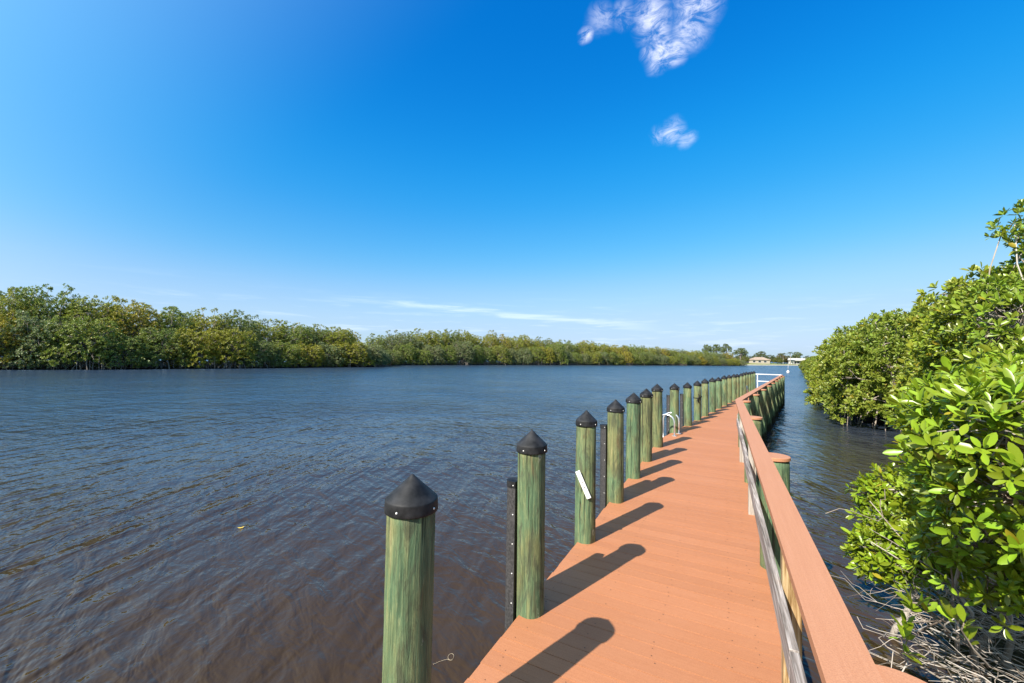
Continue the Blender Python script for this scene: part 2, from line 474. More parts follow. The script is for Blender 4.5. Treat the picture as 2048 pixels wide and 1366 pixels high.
a2, b2 = loc2(cA), loc2(cB)
e = b2 - a2; nrm2 = np.array([e[1], -e[0]]); nrm2 /= np.linalg.norm(nrm2)
run_boards(L2A, L2B, min(a2[1], b2[1]) - 0.2, S_END, a2 + nrm2 * -0.002, nrm2).build('deck_boards', M['deck'], dock, rotz=-TH2)

# screws: two per board at every joist line
def screws(lines, s0, s1):
    mb = MB(); a = np.arange(6) * PI / 3; s = s0
    while s < s1:
        for L in lines:
            for d in (0.03, 0.107):
                if rng.random() < 0.38: continue
                x, y = L + rng.normal(0, 0.012), s + d + rng.normal(0, 0.004)
                r = rng.uniform(0.0034, 0.005)
                V = np.c_[x + r*np.cos(a), y + r*np.sin(a), np.full(6, DECK + 0.0025)]
                mb.add(V, [[0,1,2,3,4,5]])
        s += PITCH
    return mb
screws((-1.30, -0.86, -0.42, 0.05, 0.215), -2.2, 9.4).build('deck_screws', M['screw'], dock, rotz=-TH1)['kind'] = 'stuff'

# the frame below: stringers, rim boards and pile-to-pile beams
for (la, lb, sA, sB, th) in ((LA, LB, -2.2, 10.3, TH1), (L2A, L2B, 10.9, S_END, TH2)):
    for L in (la + 0.32, (la + lb) / 2, lb - 0.06):
        mb = MB(); box(mb, (L, (sA + sB) / 2, DECK - 0.03 - 0.012 - 0.11), (0.045, sB - sA, 0.22))
        mb.build('stringer', M['frame_wood'], dock, rotz=-th)

# ------------------------------------------------------------------ pilings
def log_mesh(r, z0, z1, sides=40, rings=26, seed=0, taper=0.0):
    g = np.random.default_rng(seed)
    mb = MB(); a = np.arange(sides) * 2 * PI / sides
    ph = g.uniform(0, 2*PI, 6); zz = np.linspace(z0, z1, rings)
    bow = g.normal(0, 0.006, 2)
    V = []
    dents = [(g.uniform(0, 2*PI), g.uniform(z0 + 0.6, z1), g.uniform(0.15, 0.3), g.uniform(0.05, 0.16), g.uniform(0.002, 0.006) * g.choice([-1, 1, 1])) for _ in range(9)]
    crk = [(g.integers(0, sides), g.uniform(z0, z1), g.uniform(0.3, 1.0)) for _ in range(5)]
    for z in zz:
        t = (z - z0) / (z1 - z0)
        rr = r * (1 + taper * (0.5 - t)) + 0.0025*np.sin(2*a + ph[0] + z) + 0.002*np.sin(3*a + ph[1] - 1.3*z) + 0.0012*np.sin(7*a + ph[2] + 2*z)
        rr = rr + g.normal(0, 0.0007, sides)
        for (da, dz, wa, wz, am) in dents:
            dd = np.angle(np.exp(1j * (a - da)))
            rr = rr + am * np.exp(-(dd/wa)**2 - ((z - dz)/wz)**2)
        for (k, cz, ln) in crk:
            if abs(z - cz) < ln: rr[k] -= 0.006 * (1 - ((z - cz)/ln)**2)
        b = np.sin(t * PI)
        V.append(np.c_[rr*np.cos(a) + bow[0]*b, rr*np.sin(a) + bow[1]*b, np.full(sides, z)])
    V = np.concatenate(V)
    i = np.arange(sides); j = (i + 1) % sides
    F = np.concatenate([np.c_[k*sides+i, k*sides+j, (k+1)*sides+j, (k+1)*sides+i] for k in range(rings-1)])
    mb.add_multi(V, [F, [list(range(sides))[::-1]], [[(rings-1)*sides + q for q in range(sides)]]])
    return mb

CAP_PROF = [(0.0, 0.0), (0.005, -0.0015), (0.011, -0.0075), (0.060, -0.0530), (0.112, -0.1005), (0.1195, -0.1075), (0.1235, -0.1120), (0.1250, -0.1150), (0.1256, -0.1190), (0.1260, -0.130),
            (0.1275, -0.152), (0.1285, -0.166), (0.1275, -0.169), (0.1220, -0.169), (0.1215, -0.125)]
cap_mb = MB(); lathe(cap_mb, CAP_PROF, 36); cap_me = cap_mb.mesh('cap', True); cap_me.materials.append(M['cap'])
nail_mb = MB(); lathe(nail_mb, [(0.0, 0.0034), (0.0036, 0.0026), (0.0055, 0.0), (0.0055, -0.004)], 10)
nail_me = nail_mb.mesh('nail', True); nail_me.materials.append(M['nail'])

def add_nails(parent, angles, rad, z):
    for an in angles:
        o = link('nail', nail_me, parent, (rad*math.cos(an), rad*math.sin(an), z))
        o.rotation_euler = (0, PI/2, an)

PILE_XY = [P1(-1.352, s) for s in (1.56, 3.01, 4.45, 5.86, 7.18, 8.45)] + [P1(-1.335, 9.93)]
PILE_TOP = [2.07, 2.07, 2.07, 2.07, 2.075, 2.07, 2.085]
S8 = [11.79, 13.30, 14.73, 16.05]
for k in range(12): S8.append(17.45 + 1.445 * k)
for i, s in enumerate(S8):
    PILE_XY.append(P2(-2.915, s)); PILE_TOP.append([2.0, 1.965, 1.965, 1.99][i] if i < 4 else 1.97 + rng.uniform(-0.025, 0.025))
LOOK = ['weathered green piling standing nearest the camera at the bottom of the photo', 'tall green log with pale scuff marks and a black fender behind it',
        'green log with a white plastic strip nailed across it', 'streaked olive log with a black fender on its water side',
        'bright smooth green log, the greenest of the row', 'brown-green log right behind the brightest green one', 'light olive log just before the first ladder',
        'pale green log beside the arched ladder handrails', 'light green log just past the first ladder',
        'log with a black mooring rope knotted round it', 'tan log just past the one with the black rope']
piles = []
rng = np.random.default_rng(23)
TAN = [0.55, 0.66, 0.70, 0.74, 0.10, 1.05, 0.80, 0.55, 0.45, 0.62, 0.98]
for i, (p, top) in enumerate(zip(PILE_XY, PILE_TOP)):
    lab = LOOK[i] if i < len(LOOK) else '%s black-capped green piling of the left row, counted from the photo bottom' % ordinal(i)
    if i < len(LOOK): lab = lab if len(lab.split()) > 11 else 'black-capped ' + lab
    t = thing('piling', lab, 'piling', (p[0], p[1], 0), rng.uniform(0, 2*PI) if i else 0.6, 'black-capped pilings along the left edge of the dock')
    lean = rng.normal(0, 0.003 if i < 8 else 0.006, 2) if i > 0 else (0.0, 0.006)
    t.rotation_euler[0] = lean[0]; t.rotation_euler[1] = lean[1]
    near = i < 8
    r = 0.1165 + rng.uniform(-0.007, 0.005)
    log_mesh(r, -1.2, top - 0.135, 44 if near else 20, 44 if near else 10, 100 + i, 0.05).build('log', M['pile'], t, smooth=True).color = (TAN[i] if i < len(TAN) else rng.uniform(0.35, 0.85), 0, 0, 1)
    c = link('cap', cap_me, t, (0, 0, top), rng.uniform(0, 6))
    sc_ = r / 0.1165 * rng.uniform(0.985, 1.02); c.scale = (sc_, sc_, 1)
    if near:
        base = -c.rotation_euler[2] - t.rotation_euler[2]
        add_nails(c, [base + math.atan2(-p[1], -p[0]) + d for d in (-0.55, 0.95, 2.6, 4.0)], 0.1282, -0.146)
    piles.append(t)

# black fenders bolted upright on the water side of some pilings
def fender(idx, off, along, top, lab, n, d):
    p = PILE_XY[idx] + n * off + d * along
    ang = -math.atan2(n[1], n[0])
    t = thing('fender', lab, 'fender', (p[0], p[1], 0), math.atan2(n[1], n[0]), 'black dock fenders')
    mb = MB()
    # section: flat back, rounded face
    w, dp = 0.062, 0.075
    sec = [(0.03, -w), (0.03, w), (-0.02, w), (-0.045, w*0.82), (-0.06, w*0.45), (-0.065, 0), (-0.06, -w*0.45), (-0.045, -w*0.82), (-0.02, -w)]
    prism(mb, sec, -0.5, top - 0.045)
    mb.build('bumper', M['fender'], t)
    mb = MB(); prism(mb, [(x*1.05, y*1.05) for x, y in sec], top - 0.05, top); mb.build('end_cap', M['cap'], t)
    for k in range(6):
        z = top - 0.03 - 0.23 * k
        o = link('nail', nail_me, t, (0.012, -w - (0.0028 if k == 0 else 0.0), z)); o.rotation_euler = (PI/2, 0, 0)
    return t
fender(1, -0.150, 0.0, 1.65, 'black ribbed fender standing behind the scuffed second piling, nearest to the camera', N1, D1)
fender(3, -0.150, 0.0, 1.70, 'black fender standing behind the streaked piling just past the white strip', N1, D1)
fender(5, -0.152, 0.01, 1.69, 'black fender mostly hidden behind the brown-green piling before the first ladder', N1, D1)
fender(7, -0.168, 0.05, 1.66, 'black fender seen through the arched handrails of the first ladder', N2, D2)
fender(8, -0.168, 0.05, 1.60, 'black fender standing just past the first ladder', N2, D2)

# white plastic strip nailed across the third piling
p = PILE_XY[2]; f = -p / np.linalg.norm(p)                         # faces back along the dock
f = np.array([-0.13, -0.99]); f /= np.linalg.norm(f)
tv = np.array([-f[1], f[0]])                                        # to the right when seen from the near end
q = p + f * 0.132 - tv * 0.030
t = thing('plastic_strip', 'white plastic strip with two dark bolts nailed aslant across the third piling', 'plastic strip', (q[0], q[1], 1.285))
a = R(24)
X = np.array([tv[0], tv[1], 0]); Z = np.array([0, 0, 1.0]); Yv = np.array([-f[0], -f[1], 0])
ux = X * math.cos(a) + Z * math.sin(a); uz = -X * math.sin(a) + Z * math.cos(a)
rot = np.c_[ux, Yv, uz]
mb = MB(); cbox(mb, (0, 0, 0), (0.050, 0.022, 0.31), 0.004, rot); mb.build('strip', M['white_plastic'], t)
for dz in (0.035, -0.03):
    mb = MB(); lathe(mb, [(0.0, 0.004), (0.006, 0.003), (0.008, -0.002)], 10)
    o = mb.build('bolt', M['screw'], t, True, tuple(uz * dz + np.array([f[0], f[1], 0]) * 0.011))
    o.rotation_euler = (PI/2, 0, math.atan2(f[1], f[0]) + PI/2)

# black mooring rope hanging on the tenth piling
p = PILE_XY[9]
t = thing('mooring_rope', 'short black rope knotted to a piling in the middle of the left row', 'rope', (p[0], p[1], 1.42))
mb = MB(); aa = np.linspace(0, 2*PI, 26)
tube(mb, np.c_[0.128*np.cos(aa), 0.128*np.sin(aa), 0.03*np.sin(aa + 1)], 0.012, 6)
mb.build('loop', M['rope'], t, True)
mb = MB(); d0 = np.array([-0.25, -0.97, 0]) * 0.14
tube(mb, [d0 + np.array(v) for v in ((0.0, 0, 0.10), (0.035, -0.01, 0.05), (0.02, -0.02, 0.0), (-0.03, -0.02, -0.04), (-0.03, -0.02, -0.12), (0.02, -0.015, -0.16))], 0.017, 6)
mb.build('knot', M['rope'], t, True)

# ------------------------------------------------------------------ outer pilings that carry the railing
cap2_mb = MB(); lathe(cap2_mb, [(0.0, 0.0), (0.134, 0.0), (0.138, -0.004), (0.138, -0.030), (0.134, -0.034), (0.0, -0.034)], 36)
cap2_me = cap2_mb.mesh('cap', False); cap2_me.materials.append(M['rail'])
RP = [('1', P1(0.447, s)) for s in (1.53, 4.78, 7.88, 10.93)] + [('2', P2(-1.155, 13.2 + 2.55 * k)) for k in range(8)]
RLAB = ['orange-capped piling whose round cap shows at the photo bottom beside the rail', 'green orange-capped piling standing beside the near stretch of rail',
        'orange-capped piling half hidden by the rail just before the bend', 'orange-capped piling at the bend of the railing']
for i, (run, p) in enumerate(RP):
    lab = RLAB[i] if i < 4 else '%s orange-capped piling past the bend under the far rail' % ordinal(i - 4)
    t = thing('rail_piling', lab, 'piling', (p[0], p[1], 0), rng.uniform(0, 6), 'orange-capped pilings along the right edge of the dock')
    log_mesh(0.124 + rng.uniform(-0.003, 0.003), -1.2, 1.694, 40 if i < 4 else 24, 40 if i < 4 else 12, 300 + i, 0.03).build('log', M['pile'], t, smooth=True).color = (rng.uniform(0.3, 0.6), 0, 0, 1)
    link('cap', cap2_me, t, (0, 0, 1.728))

# ------------------------------------------------------------------ railing
rail = thing('railing', 'orange topped wooden guard rail along the right side of the bending dock', 'railing')
RI, RO = 0.257, 0.403
R2I, R2O = -1.319, -1.173
kI, kO = isect(RI, R2I), isect(RO, R2O)
ends = [-2.2, 1.02, 5.95]
for k, s0 in enumerate(ends):
    if k < 2:
        poly = [(RI, s0 + 0.002), (RO, s0 + 0.002), (RO, ends[k+1] - 0.002), (RI, ends[k+1] - 0.002)]
    else:
        poly = [(RI, s0 + 0.002), (RO, s0 + 0.002), tuple(loc1(kO) - np.array([0, 0.001])), tuple(loc1(kI) - np.array([0, 0.001]))]
    mb = MB(); prism(mb, poly, 1.712, 1.75 + (0.0015 if k == 1 else 0)); mb.build('top_rail', M['rail'], rail, rotz=-TH1)
seg = [None, 15.8, 20.9, 26.0, 31.1, 33.2]
for k in range(5):
    if k == 0: poly = [tuple(loc2(kI) + np.array([0, 0.001])), tuple(loc2(kO) + np.array([0, 0.001])), (R2O, seg[1] - 0.002), (R2I, seg[1] - 0.002)]
    else: poly = [(R2I, seg[k] + 0.002), (R2O, seg[k] + 0.002), (R2O, seg[k+1] - 0.002), (R2I, seg[k+1] - 0.002)]
    mb = MB(); prism(mb, poly, 1.712, 1.75 + (0.001 if k % 2 else 0)); mb.build('top_rail', M['rail'], rail, rotz=-TH2)
# mid rail: weathered two-by-six boards nailed to the inner face of the posts
for (s0, s1, dL, dz) in ((-2.2, 2.2, 0, 0), (2.205, 6.6, 0.0, 0.004), (6.45, 10.55, 0.02, -0.035)):
    mb = MB(); cbox(mb, (0.277 + dL, (s0 + s1) / 2, 1.315 + dz), (0.038, s1 - s0, 0.14), 0.003); mb.build('mid_rail', M['grey_wood'], rail, rotz=-TH1)
for (s0, s1) in ((11.05, 15.8), (15.805, 20.9), (20.905, 26.0), (26.005, 33.2)):
    mb = MB(); cbox(mb, (-1.299, (s0 + s1) / 2, 1.31), (0.038, s1 - s0, 0.14), 0.003); mb.build('mid_rail', M['grey_wood'], rail, rotz=-TH2)
# four-by-four posts between the pilings
for (s, m) in ((-0.2, 'tan_wood'), (2.83, 'tan_wood'), (6.27, 'grey_post'), (9.35, 'grey_post')):
    mb = MB(); cbox(mb, (0.3425, s, 1.11), (0.089, 0.089, 1.20), 0.004); o = mb.build('rail_post', M[m], rail, rotz=-TH1)
    if m == 'tan_wood' and s > 0: o['label'] = 'fresh tan pine post with dark grain'
    if m == 'grey_post' and s < 7: o['label'] = 'silvery weathered post'
for k in range(8):
    mb = MB(); cbox(mb, (-1.2335, 12.0 + 2.55 * k, 1.11), (0.089, 0.089, 1.20), 0.004); mb.build('rail_post', M['grey_post'], rail, rotz=-TH2)

# ------------------------------------------------------------------ ladders with arched handrails
def ladder(s, lab):
    o = P2(L2A, s)
    t = thing('dock_ladder', lab, 'ladder', (o[0], o[1], DECK), -TH2, 'aluminium dock ladders')
    for y in (0.0, 0.46):
        pts = [(0.19, y, 0.0), (0.19, y, 0.34)]
        for an in np.linspace(0, PI, 13)[1:-1]:
            pts.append((0.19 - 0.205 * (1 - math.cos(an)), y, 0.34 + 0.20 * math.sin(an)))
        pts += [(-0.22, y, 0.34), (-0.22, y, -1.35)]
        mb = MB(); tube(mb, pts, 0.021, 10); mb.build('handrail', M['alu'], t, True)
        mb = MB(); cbox(mb, (0.19, y, 0.006), (0.11, 0.11, 0.009), 0.002); mb.build('foot_plate', M['alu'], t)
    for k in range(4):
        mb = MB(); cbox(mb, (-0.22, 0.23, -0.22 - 0.28 * k), (0.08, 0.419, 0.03), 0.006); mb.build('tread', M['alu'], t)
    return t
ladder(11.24, 'silver ladder with two arched handrails at the bend of the dock, between pilings')
ladder(27.75, 'distant silver dock ladder near the far end of the dock')

# white railing across the far end of the dock
o = P2(-2.72, 33.35)
t = thing('end_rail', 'white pipe railing closing the far end of the dock', 'railing', (o[0], o[1], DECK), -TH2)
for x in (0.02, 1.33):
    mb = MB(); cbox(mb, (x, 0, 0.53), (0.05, 0.05, 1.06), 0.006); mb.build('post', M['white'], t)
for z, w, h in ((1.085, 0.10, 0.05), (0.60, 0.04, 0.05)):
    mb = MB(); cbox(mb, (0.675, 0.0 if z > 1 else -0.0455, z), (1.55 if z > 1 else 1.40, w, h), 0.008); mb.build('crossbar', M['white'], t)

# ------------------------------------------------------------------ water
mb = MB(); S = 4000.0
mb.add([(-S, -S, 0), (S, -S, 0), (S, S, 0), (-S, S, 0)], [[0, 1, 2, 3]])
struct(mb.build('water', mat_water()))

# small things afloat
mb = MB()
aa = np.linspace(0, PI, 7)
V = [(0.045 * math.cos(x), 0.016 * math.sin(x), 0.012 + 0.006 * math.cos(2*x)) for x in aa] + [(0.045 * math.cos(x), -0.016 * math.sin(x), 0.012 + 0.006*math.cos(2*x)) for x in aa[1:-1][::-1]]
mb.add(V, [list(range(len(V)))])
tag(mb.build('fallen_leaf', M['yellow_leaf'], None, False, (-4.04, 6.24, 0), 0.5), 'single yellow leaf floating on the brown water left of the pilings', 'leaf')
mb = MB()
cv = []
for u in np.linspace(0, 1, 40):
    x = -0.13 + 0.19 * u; y = -0.03 + 0.02 * math.sin(3 * u) + 0.07 * u
    if u > 0.6:
        w = (u - 0.6) / 0.4 * 2.2 * PI
        x = -0.016 + 0.02 + 0.028 * math.sin(w) + 0.012 * (u - 0.6) / 0.4; y = 0.02 + 0.05 * (1 - math.cos(w)) * 0.5 * 1.6
    cv.append((x, y, 0.008))
tube(mb, cv, 0.0009, 5)
tag(mb.build('fishing_line', M['line'], None, True, (-0.50, 3.62, 0), 0.0), 'thin pale loop of fishing line floating beside the nearest piling', 'fishing line')

t = thing('buoy', 'grey white mooring buoy with a thin pole floating beyond the dock end', 'buoy', (64.4, 95.2, 0))
mb = MB(); lathe(mb, [(0.0, 0.62), (0.10, 0.60), (0.24, 0.48), (0.31, 0.30), (0.31, 0.12), (0.25, -0.05), (0.1, -0.2)], 20); mb.build('float', M['buoy'], t, True)
mb = MB(); tube(mb, [(0, 0, 0.58), (0.03, 0, 1.4), (0.02, 0, 2.2)], [0.035, 0.03, 0.02], 8); mb.build('pole', M['buoy'], t, True)

# ------------------------------------------------------------------ leaves and trees
def norm(v): return v / (np.linalg.norm(v, axis=-1, keepdims=True) + 1e-9)

def leaves(mb, P, D, N, L, W, kind):
    n = len(P); D = norm(D); N = norm(N - np.sum(N*D, 1, keepdims=True)*D); S = np.cross(D, N)
    L = np.broadcast_to(L, (n,))[:, None]; W = np.broadcast_to(W, (n,))[:, None]
    if kind == 'quad':
        V = np.stack([P, P + D*L*0.52 + S*W*0.5 + N*W*0.08, P + D*L, P + D*L*0.52 - S*W*0.5 + N*W*0.08], 1)
        F = np.arange(n)[:, None]*4 + np.arange(4)
        mb.add(V, F)
    elif kind == 'hex':
        f = N*W*0.14
        V = np.stack([P, P + D*L*0.30 + S*W*0.43 + f, P + D*L*0.72 + S*W*0.42 + f, P + D*L - N*L*0.06, P + D*L*0.72 - S*W*0.42 + f, P + D*L*0.30 - S*W*0.43 + f], 1)
        b = np.arange(n)[:, None]*6
        mb.add_multi(V, [np.concatenate([b + np.array([0, 1, 2, 3]), b + np.array([0, 3, 4, 5])])])
    else:
        rows = [(0.16, 0.27), (0.42, 0.49), (0.70, 0.46), (0.90, 0.24)]
        curl = np.random.default_rng(n).uniform(-0.10, 0.22, (n, 1))
        vs = [P]
        for tt, ww in rows:
            c = P + D*L*tt - N*L*curl*tt*tt
            vs += [c + S*W*ww + N*W*ww*0.32, c, c - S*W*ww + N*W*ww*0.32]
        vs.append(P + D*L - N*L*curl)
        V = np.stack(vs, 1); m = V.shape[1]; b = np.arange(n)[:, None]*m
        tri = [[0, 2, 1], [0, 3, 2], [10, 11, 13], [11, 12, 13]]; quad = []
        for k in range(3):
            o = 1 + 3*k
            quad += [[o, o+1, o+4, o+3], [o+1, o+2, o+5, o+4]]
        mb.add_multi(V, [np.concatenate([b + np.array(q) for q in tri]), np.concatenate([b + np.array(q) for q in quad])])

def rosettes(mb, C, A, m, L, W, kind, g, th=(25, 82), up=0.0):
    """whorls of m leaves at the points C, around the twig directions A"""
    k = len(C); A = norm(A)
    ref = norm(np.cross(A, g.normal(size=(k, 3)))); B = np.cross(A, ref)
    i = np.tile(np.arange(m), (k, 1)); phi = i*2.4 + g.uniform(0, 2*PI, (k, 1)) + g.normal(0, 0.25, (k, m))
    theta = R(1) * (th[0] + (th[1]-th[0]) * (1 - i/max(m-1, 1)) + g.normal(0, 9, (k, m)))
    rad = np.cos(phi)[..., None]*ref[:, None] + np.sin(phi)[..., None]*B[:, None]
    D = np.cos(theta)[..., None]*A[:, None] + np.sin(theta)[..., None]*rad
    D = D + np.array([0, 0, up])
    N = np.broadcast_to(A[:, None], D.shape) + g.normal(0, 0.25, D.shape)
    Pp = C[:, None] + D*0.012 - A[:, None]*(1 - i[..., None]/m)*L*0.45*0.6
    l = L*g.uniform(0.55, 1.2, (k, m))*g.uniform(0.75, 1.15, (k, 1)); w = W*l/L*g.uniform(0.85, 1.2, (k, m))
    leaves(mb, Pp.reshape(-1, 3), D.reshape(-1, 3), N.reshape(-1, 3), l.ravel(), w.ravel(), kind)

def fib(n, g):
    i = np.arange(n) + 0.5; ph = np.arccos(1 - 2*i/n); th = PI*(1+5**0.5)*i
    v = np.c_[np.cos(th)*np.sin(ph), np.sin(th)*np.sin(ph), np.cos(ph)]
    return norm(v + g.normal(0, 0.12, v.shape))

def crown(mb, lobes, g, n_clumps, per, L, W, m, kind, clump_r, floor=0.35, flat=0.6):
    """leaf clumps on the outside of a union of ellipsoid lobes; returns clump centres"""
    lobes = [(np.array(c, float), np.array(r, float)) for c, r in lobes]
    area = np.array([(r[0]*r[1]*r[2])**(2/3) for c, r in lobes]); cnt = np.maximum(3, (n_clumps*area/area.sum()).astype(int))
    C = []; A = []
    for (c, r), n in zip(lobes, cnt):
        d = fib(n, g); p = c + d*r*g.uniform(0.82, 1.08, (n, 1))
        keep = (p[:, 2] > floor) & (d[:, 2] > -0.75)
        for c2, r2 in lobes:
            if c2 is c: continue
            keep &= np.sum(((p - c2)/r2)**2, 1) > 0.62
        C.append(p[keep]); A.append(norm(d[keep]/r + 0))
    C = np.concatenate(C); A = np.concatenate(A)
    n = len(C)
    rr = clump_r*g.uniform(0.6, 1.35, (n, 1, 1))
    off = g.normal(size=(n, per, 3)); off = off/np.linalg.norm(off, axis=2, keepdims=True)*g.uniform(0.25, 1, (n, per, 1))**0.6
    upv = norm(A*0.7 + np.array([0, 0, 0.75]))
    off = off - upv[:, None]*np.sum(off*upv[:, None], 2, keepdims=True)*(1 - flat)      # flattened pads
    pts = C[:, None] + off*rr
    ax = upv[:, None] + off*0.7 + g.normal(0, 0.22, off.shape)
    pts = pts.reshape(-1, 3); ax = ax.reshape(-1, 3)
    ok = pts[:, 2] > floor*0.6
    rosettes(mb, pts[ok], ax[ok], m, L, W, kind, g)
    return C

def wander(a, b, g, n=6, amp=0.1, sag=0.0):
    a = np.array(a, float); b = np.array(b, float)
    t = np.linspace(0, 1, n)[:, None]; p = a + (b - a)*t
    ln = np.linalg.norm(b - a)
    w = g.normal(0, amp*ln, (n, 3))*np.sin(t*PI); p = p + w
    p[:, 2] += sag*ln*np.sin(t[:, 0]*PI)
    return p

def dome_lobes(rad, zlo, zhi, n, g, rl=(1.1, 1.7), squash=0.85, core=True):
    """lobes spread over a dome from zlo to zhi"""
    out = []
    H = zhi - zlo
    for k in range(n):
        u = (k + 0.5)/n; th = k*2.4 + g.uniform(-0.4, 0.4)
        z = zlo + H*(0.05 + 0.81*u**1.15)
        q = (z - zlo)/H
        rr = rad*math.sqrt(max(0.0, 1 - (q*0.98)**2.3))*g.uniform(0.62, 0.86)
        r = g.uniform(*rl)*(1 - 0.25*q)
        out.append(((rr*math.cos(th), rr*math.sin(th), z), (r, r, r*squash)))
    return out

def mangrove_proto(seed, rad, zlo, zhi, nl, nc, per, L, W, m, kind, cr, rl, matl, roots=14, root_r=0.05, branches=True, trunk_r=0.13, sprigs=3):
    g = np.random.default_rng(seed)
    lobes = dome_lobes(rad, zlo, zhi, nl, g, rl)
    # a few ragged sprigs that stick out of the top
    for k in range(sprigs):
        th = g.uniform(0, 2*PI); q = g.uniform(0.1, 0.55)*rad
        r = g.uniform(0.28, 0.5)*rl[0]
        lobes.append(((q*math.cos(th), q*math.sin(th), zhi + g.uniform(-0.07, 0.015)*(zhi - zlo)), (r*1.2, r*1.2, r*0.7)))
    mb = MB(); C = crown(mb, lobes, g, nc, per, L, W, m, kind, cr, floor=max(0.25, zlo*0.6))
    crown_me = mb.mesh('crown', False); crown_me.materials.append(matl)
    tb = MB()
    zt = zlo + 0.45*(zhi - zlo)
    tube(tb, wander((0, 0, -0.3), (g.normal(0, 0.2), g.normal(0, 0.2), zt), g, 7, 0.03), np.linspace(trunk_r, trunk_r*0.6, 7), 7)
    if branches:
        for (c, r) in lobes:
            tube(tb, wander((0, 0, zt*g.uniform(0.35, 0.95)), c, g, 5, 0.06, 0.03), np.linspace(trunk_r*0.55, 0.02, 5), 5)
        for p in C[::3]:
            c = min(lobes, key=lambda lb: np.sum((np.array(lb[0]) - p)**2))[0]
            tube(tb, wander(c, p, g, 3, 0.08), [0.022, 0.014, 0.008], 4, False)
    trunk_me = tb.mesh('trunk', True); trunk_me.materials.append(M['bark'])
    if not roots: return crown_me, trunk_me, None
    rb = MB()
    for k in range(roots):
        th = g.uniform(0, 2*PI); q = g.uniform(0.35, 0.85)*rad; z0 = g.uniform(0.5, 1.5)
        a = np.array([g.normal(0, 0.15)*rad, g.normal(0, 0.15)*rad, z0]); b = np.array([q*math.cos(th), q*math.sin(th), -0.35])
        t = np.linspace(0, 1, 7)[:, None]
        p = a + (b - a)*np.c_[t**0.75, t**0.75, t**2.0]
        tube(rb, p + g.normal(0, 0.02, p.shape), root_r*g.uniform(0.6, 1.2), 5, False)
    # drop roots hanging from the outer boughs
    for k in range(roots):
        th = g.uniform(0, 2*PI); q = g.uniform(0.6, 0.98)*rad
        x, y = q*math.cos(th), q*math.sin(th)
        tube(rb, wander((x*0.97, y*0.97, g.uniform(0.7, 1.9)), (x, y, -0.3), g, 4, 0.03), root_r*0.55, 4, False)
    root_me = rb.mesh('root_tangle', True); root_me.materials.append(M['bark'])
    return crown_me, trunk_me, root_me

def plant_tree(proto, loc, rz, scale, color, name, label, cat, group):
    t = thing(name, label, cat, loc, rz, group)
    t.scale = scale
    for nm, me in zip(('crown', 'trunk', 'root_tangle'), proto):
        if me is None: continue
        o = link(nm, me, t)
        o.color = (*color, 1)
    return t

# camera numbers, used for keeping only the trees the photo can show and for counting them from left to right
CZ = 2.65
def image_x(p): return 1024 + 815*p[0]/max(p[1], 0.1)

GREEN = [(0.175, 0.215, 0.04), (0.16, 0.195, 0.044), (0.195, 0.225, 0.04), (0.165, 0.195, 0.058), (0.205, 0.22, 0.038)]
YELLOW = [(0.27, 0.255, 0.028), (0.245, 0.25, 0.030), (0.30, 0.25, 0.030), (0.235, 0.245, 0.034)]
GREY = [(0.175, 0.205, 0.085), (0.16, 0.185, 0.075), (0.185, 0.205, 0.085)]
NAMEC = {0: 'green', 1: 'yellow-green', 2: 'grey-green'}
PAL = [GREEN, YELLOW, GREY]

far_front = [mangrove_proto(20 + k, 3.7, (0.4, 1.0, 0.4, 0.8, 0.4)[k], 6.4, 34, 680, 8, 0.215, 0.112, 7, 'quad', 0.36, (0.95, 1.4), M['leaf_far'], sprigs=1, roots=(12, 34, 14, 30, 12)[k]) for k in range(5)]
far_rear = [mangrove_proto(40 + k, 3.9, 1.4, 9.8, 34, 680, 8, 0.215, 0.112, 7, 'quad', 0.38, (1.05, 1.55), M['leaf_far'], roots=0, trunk_r=0.16, sprigs=2) for k in range(4)]

SHORE = np.array([(-90, 36), (-75, 43.5), (-61.3, 48.9), (-52.7, 55.6), (-42.6, 66.5), (-28, 86.6), (-30.5, 99.9), (-3.7, 128.7), (46.3, 167.1), (92.1, 199.8), (122.8, 212.8)], float)
def walk(poly, step, start=0.0):
    seg = np.diff(poly, axis=0); ln = np.linalg.norm(seg, axis=1); tot = ln.sum()
    cum = np.r_[0, np.cumsum(ln)]; s = start; out = []
    while s < tot:
        k = min(np.searchsorted(cum, s, 'right') - 1, len(seg)-1)
        d = seg[k]/ln[k]
        out.append((poly[k] + d*(s - cum[k]), np.array([-d[1], d[0]])))
        s += step(s) if callable(step) else step
    return out

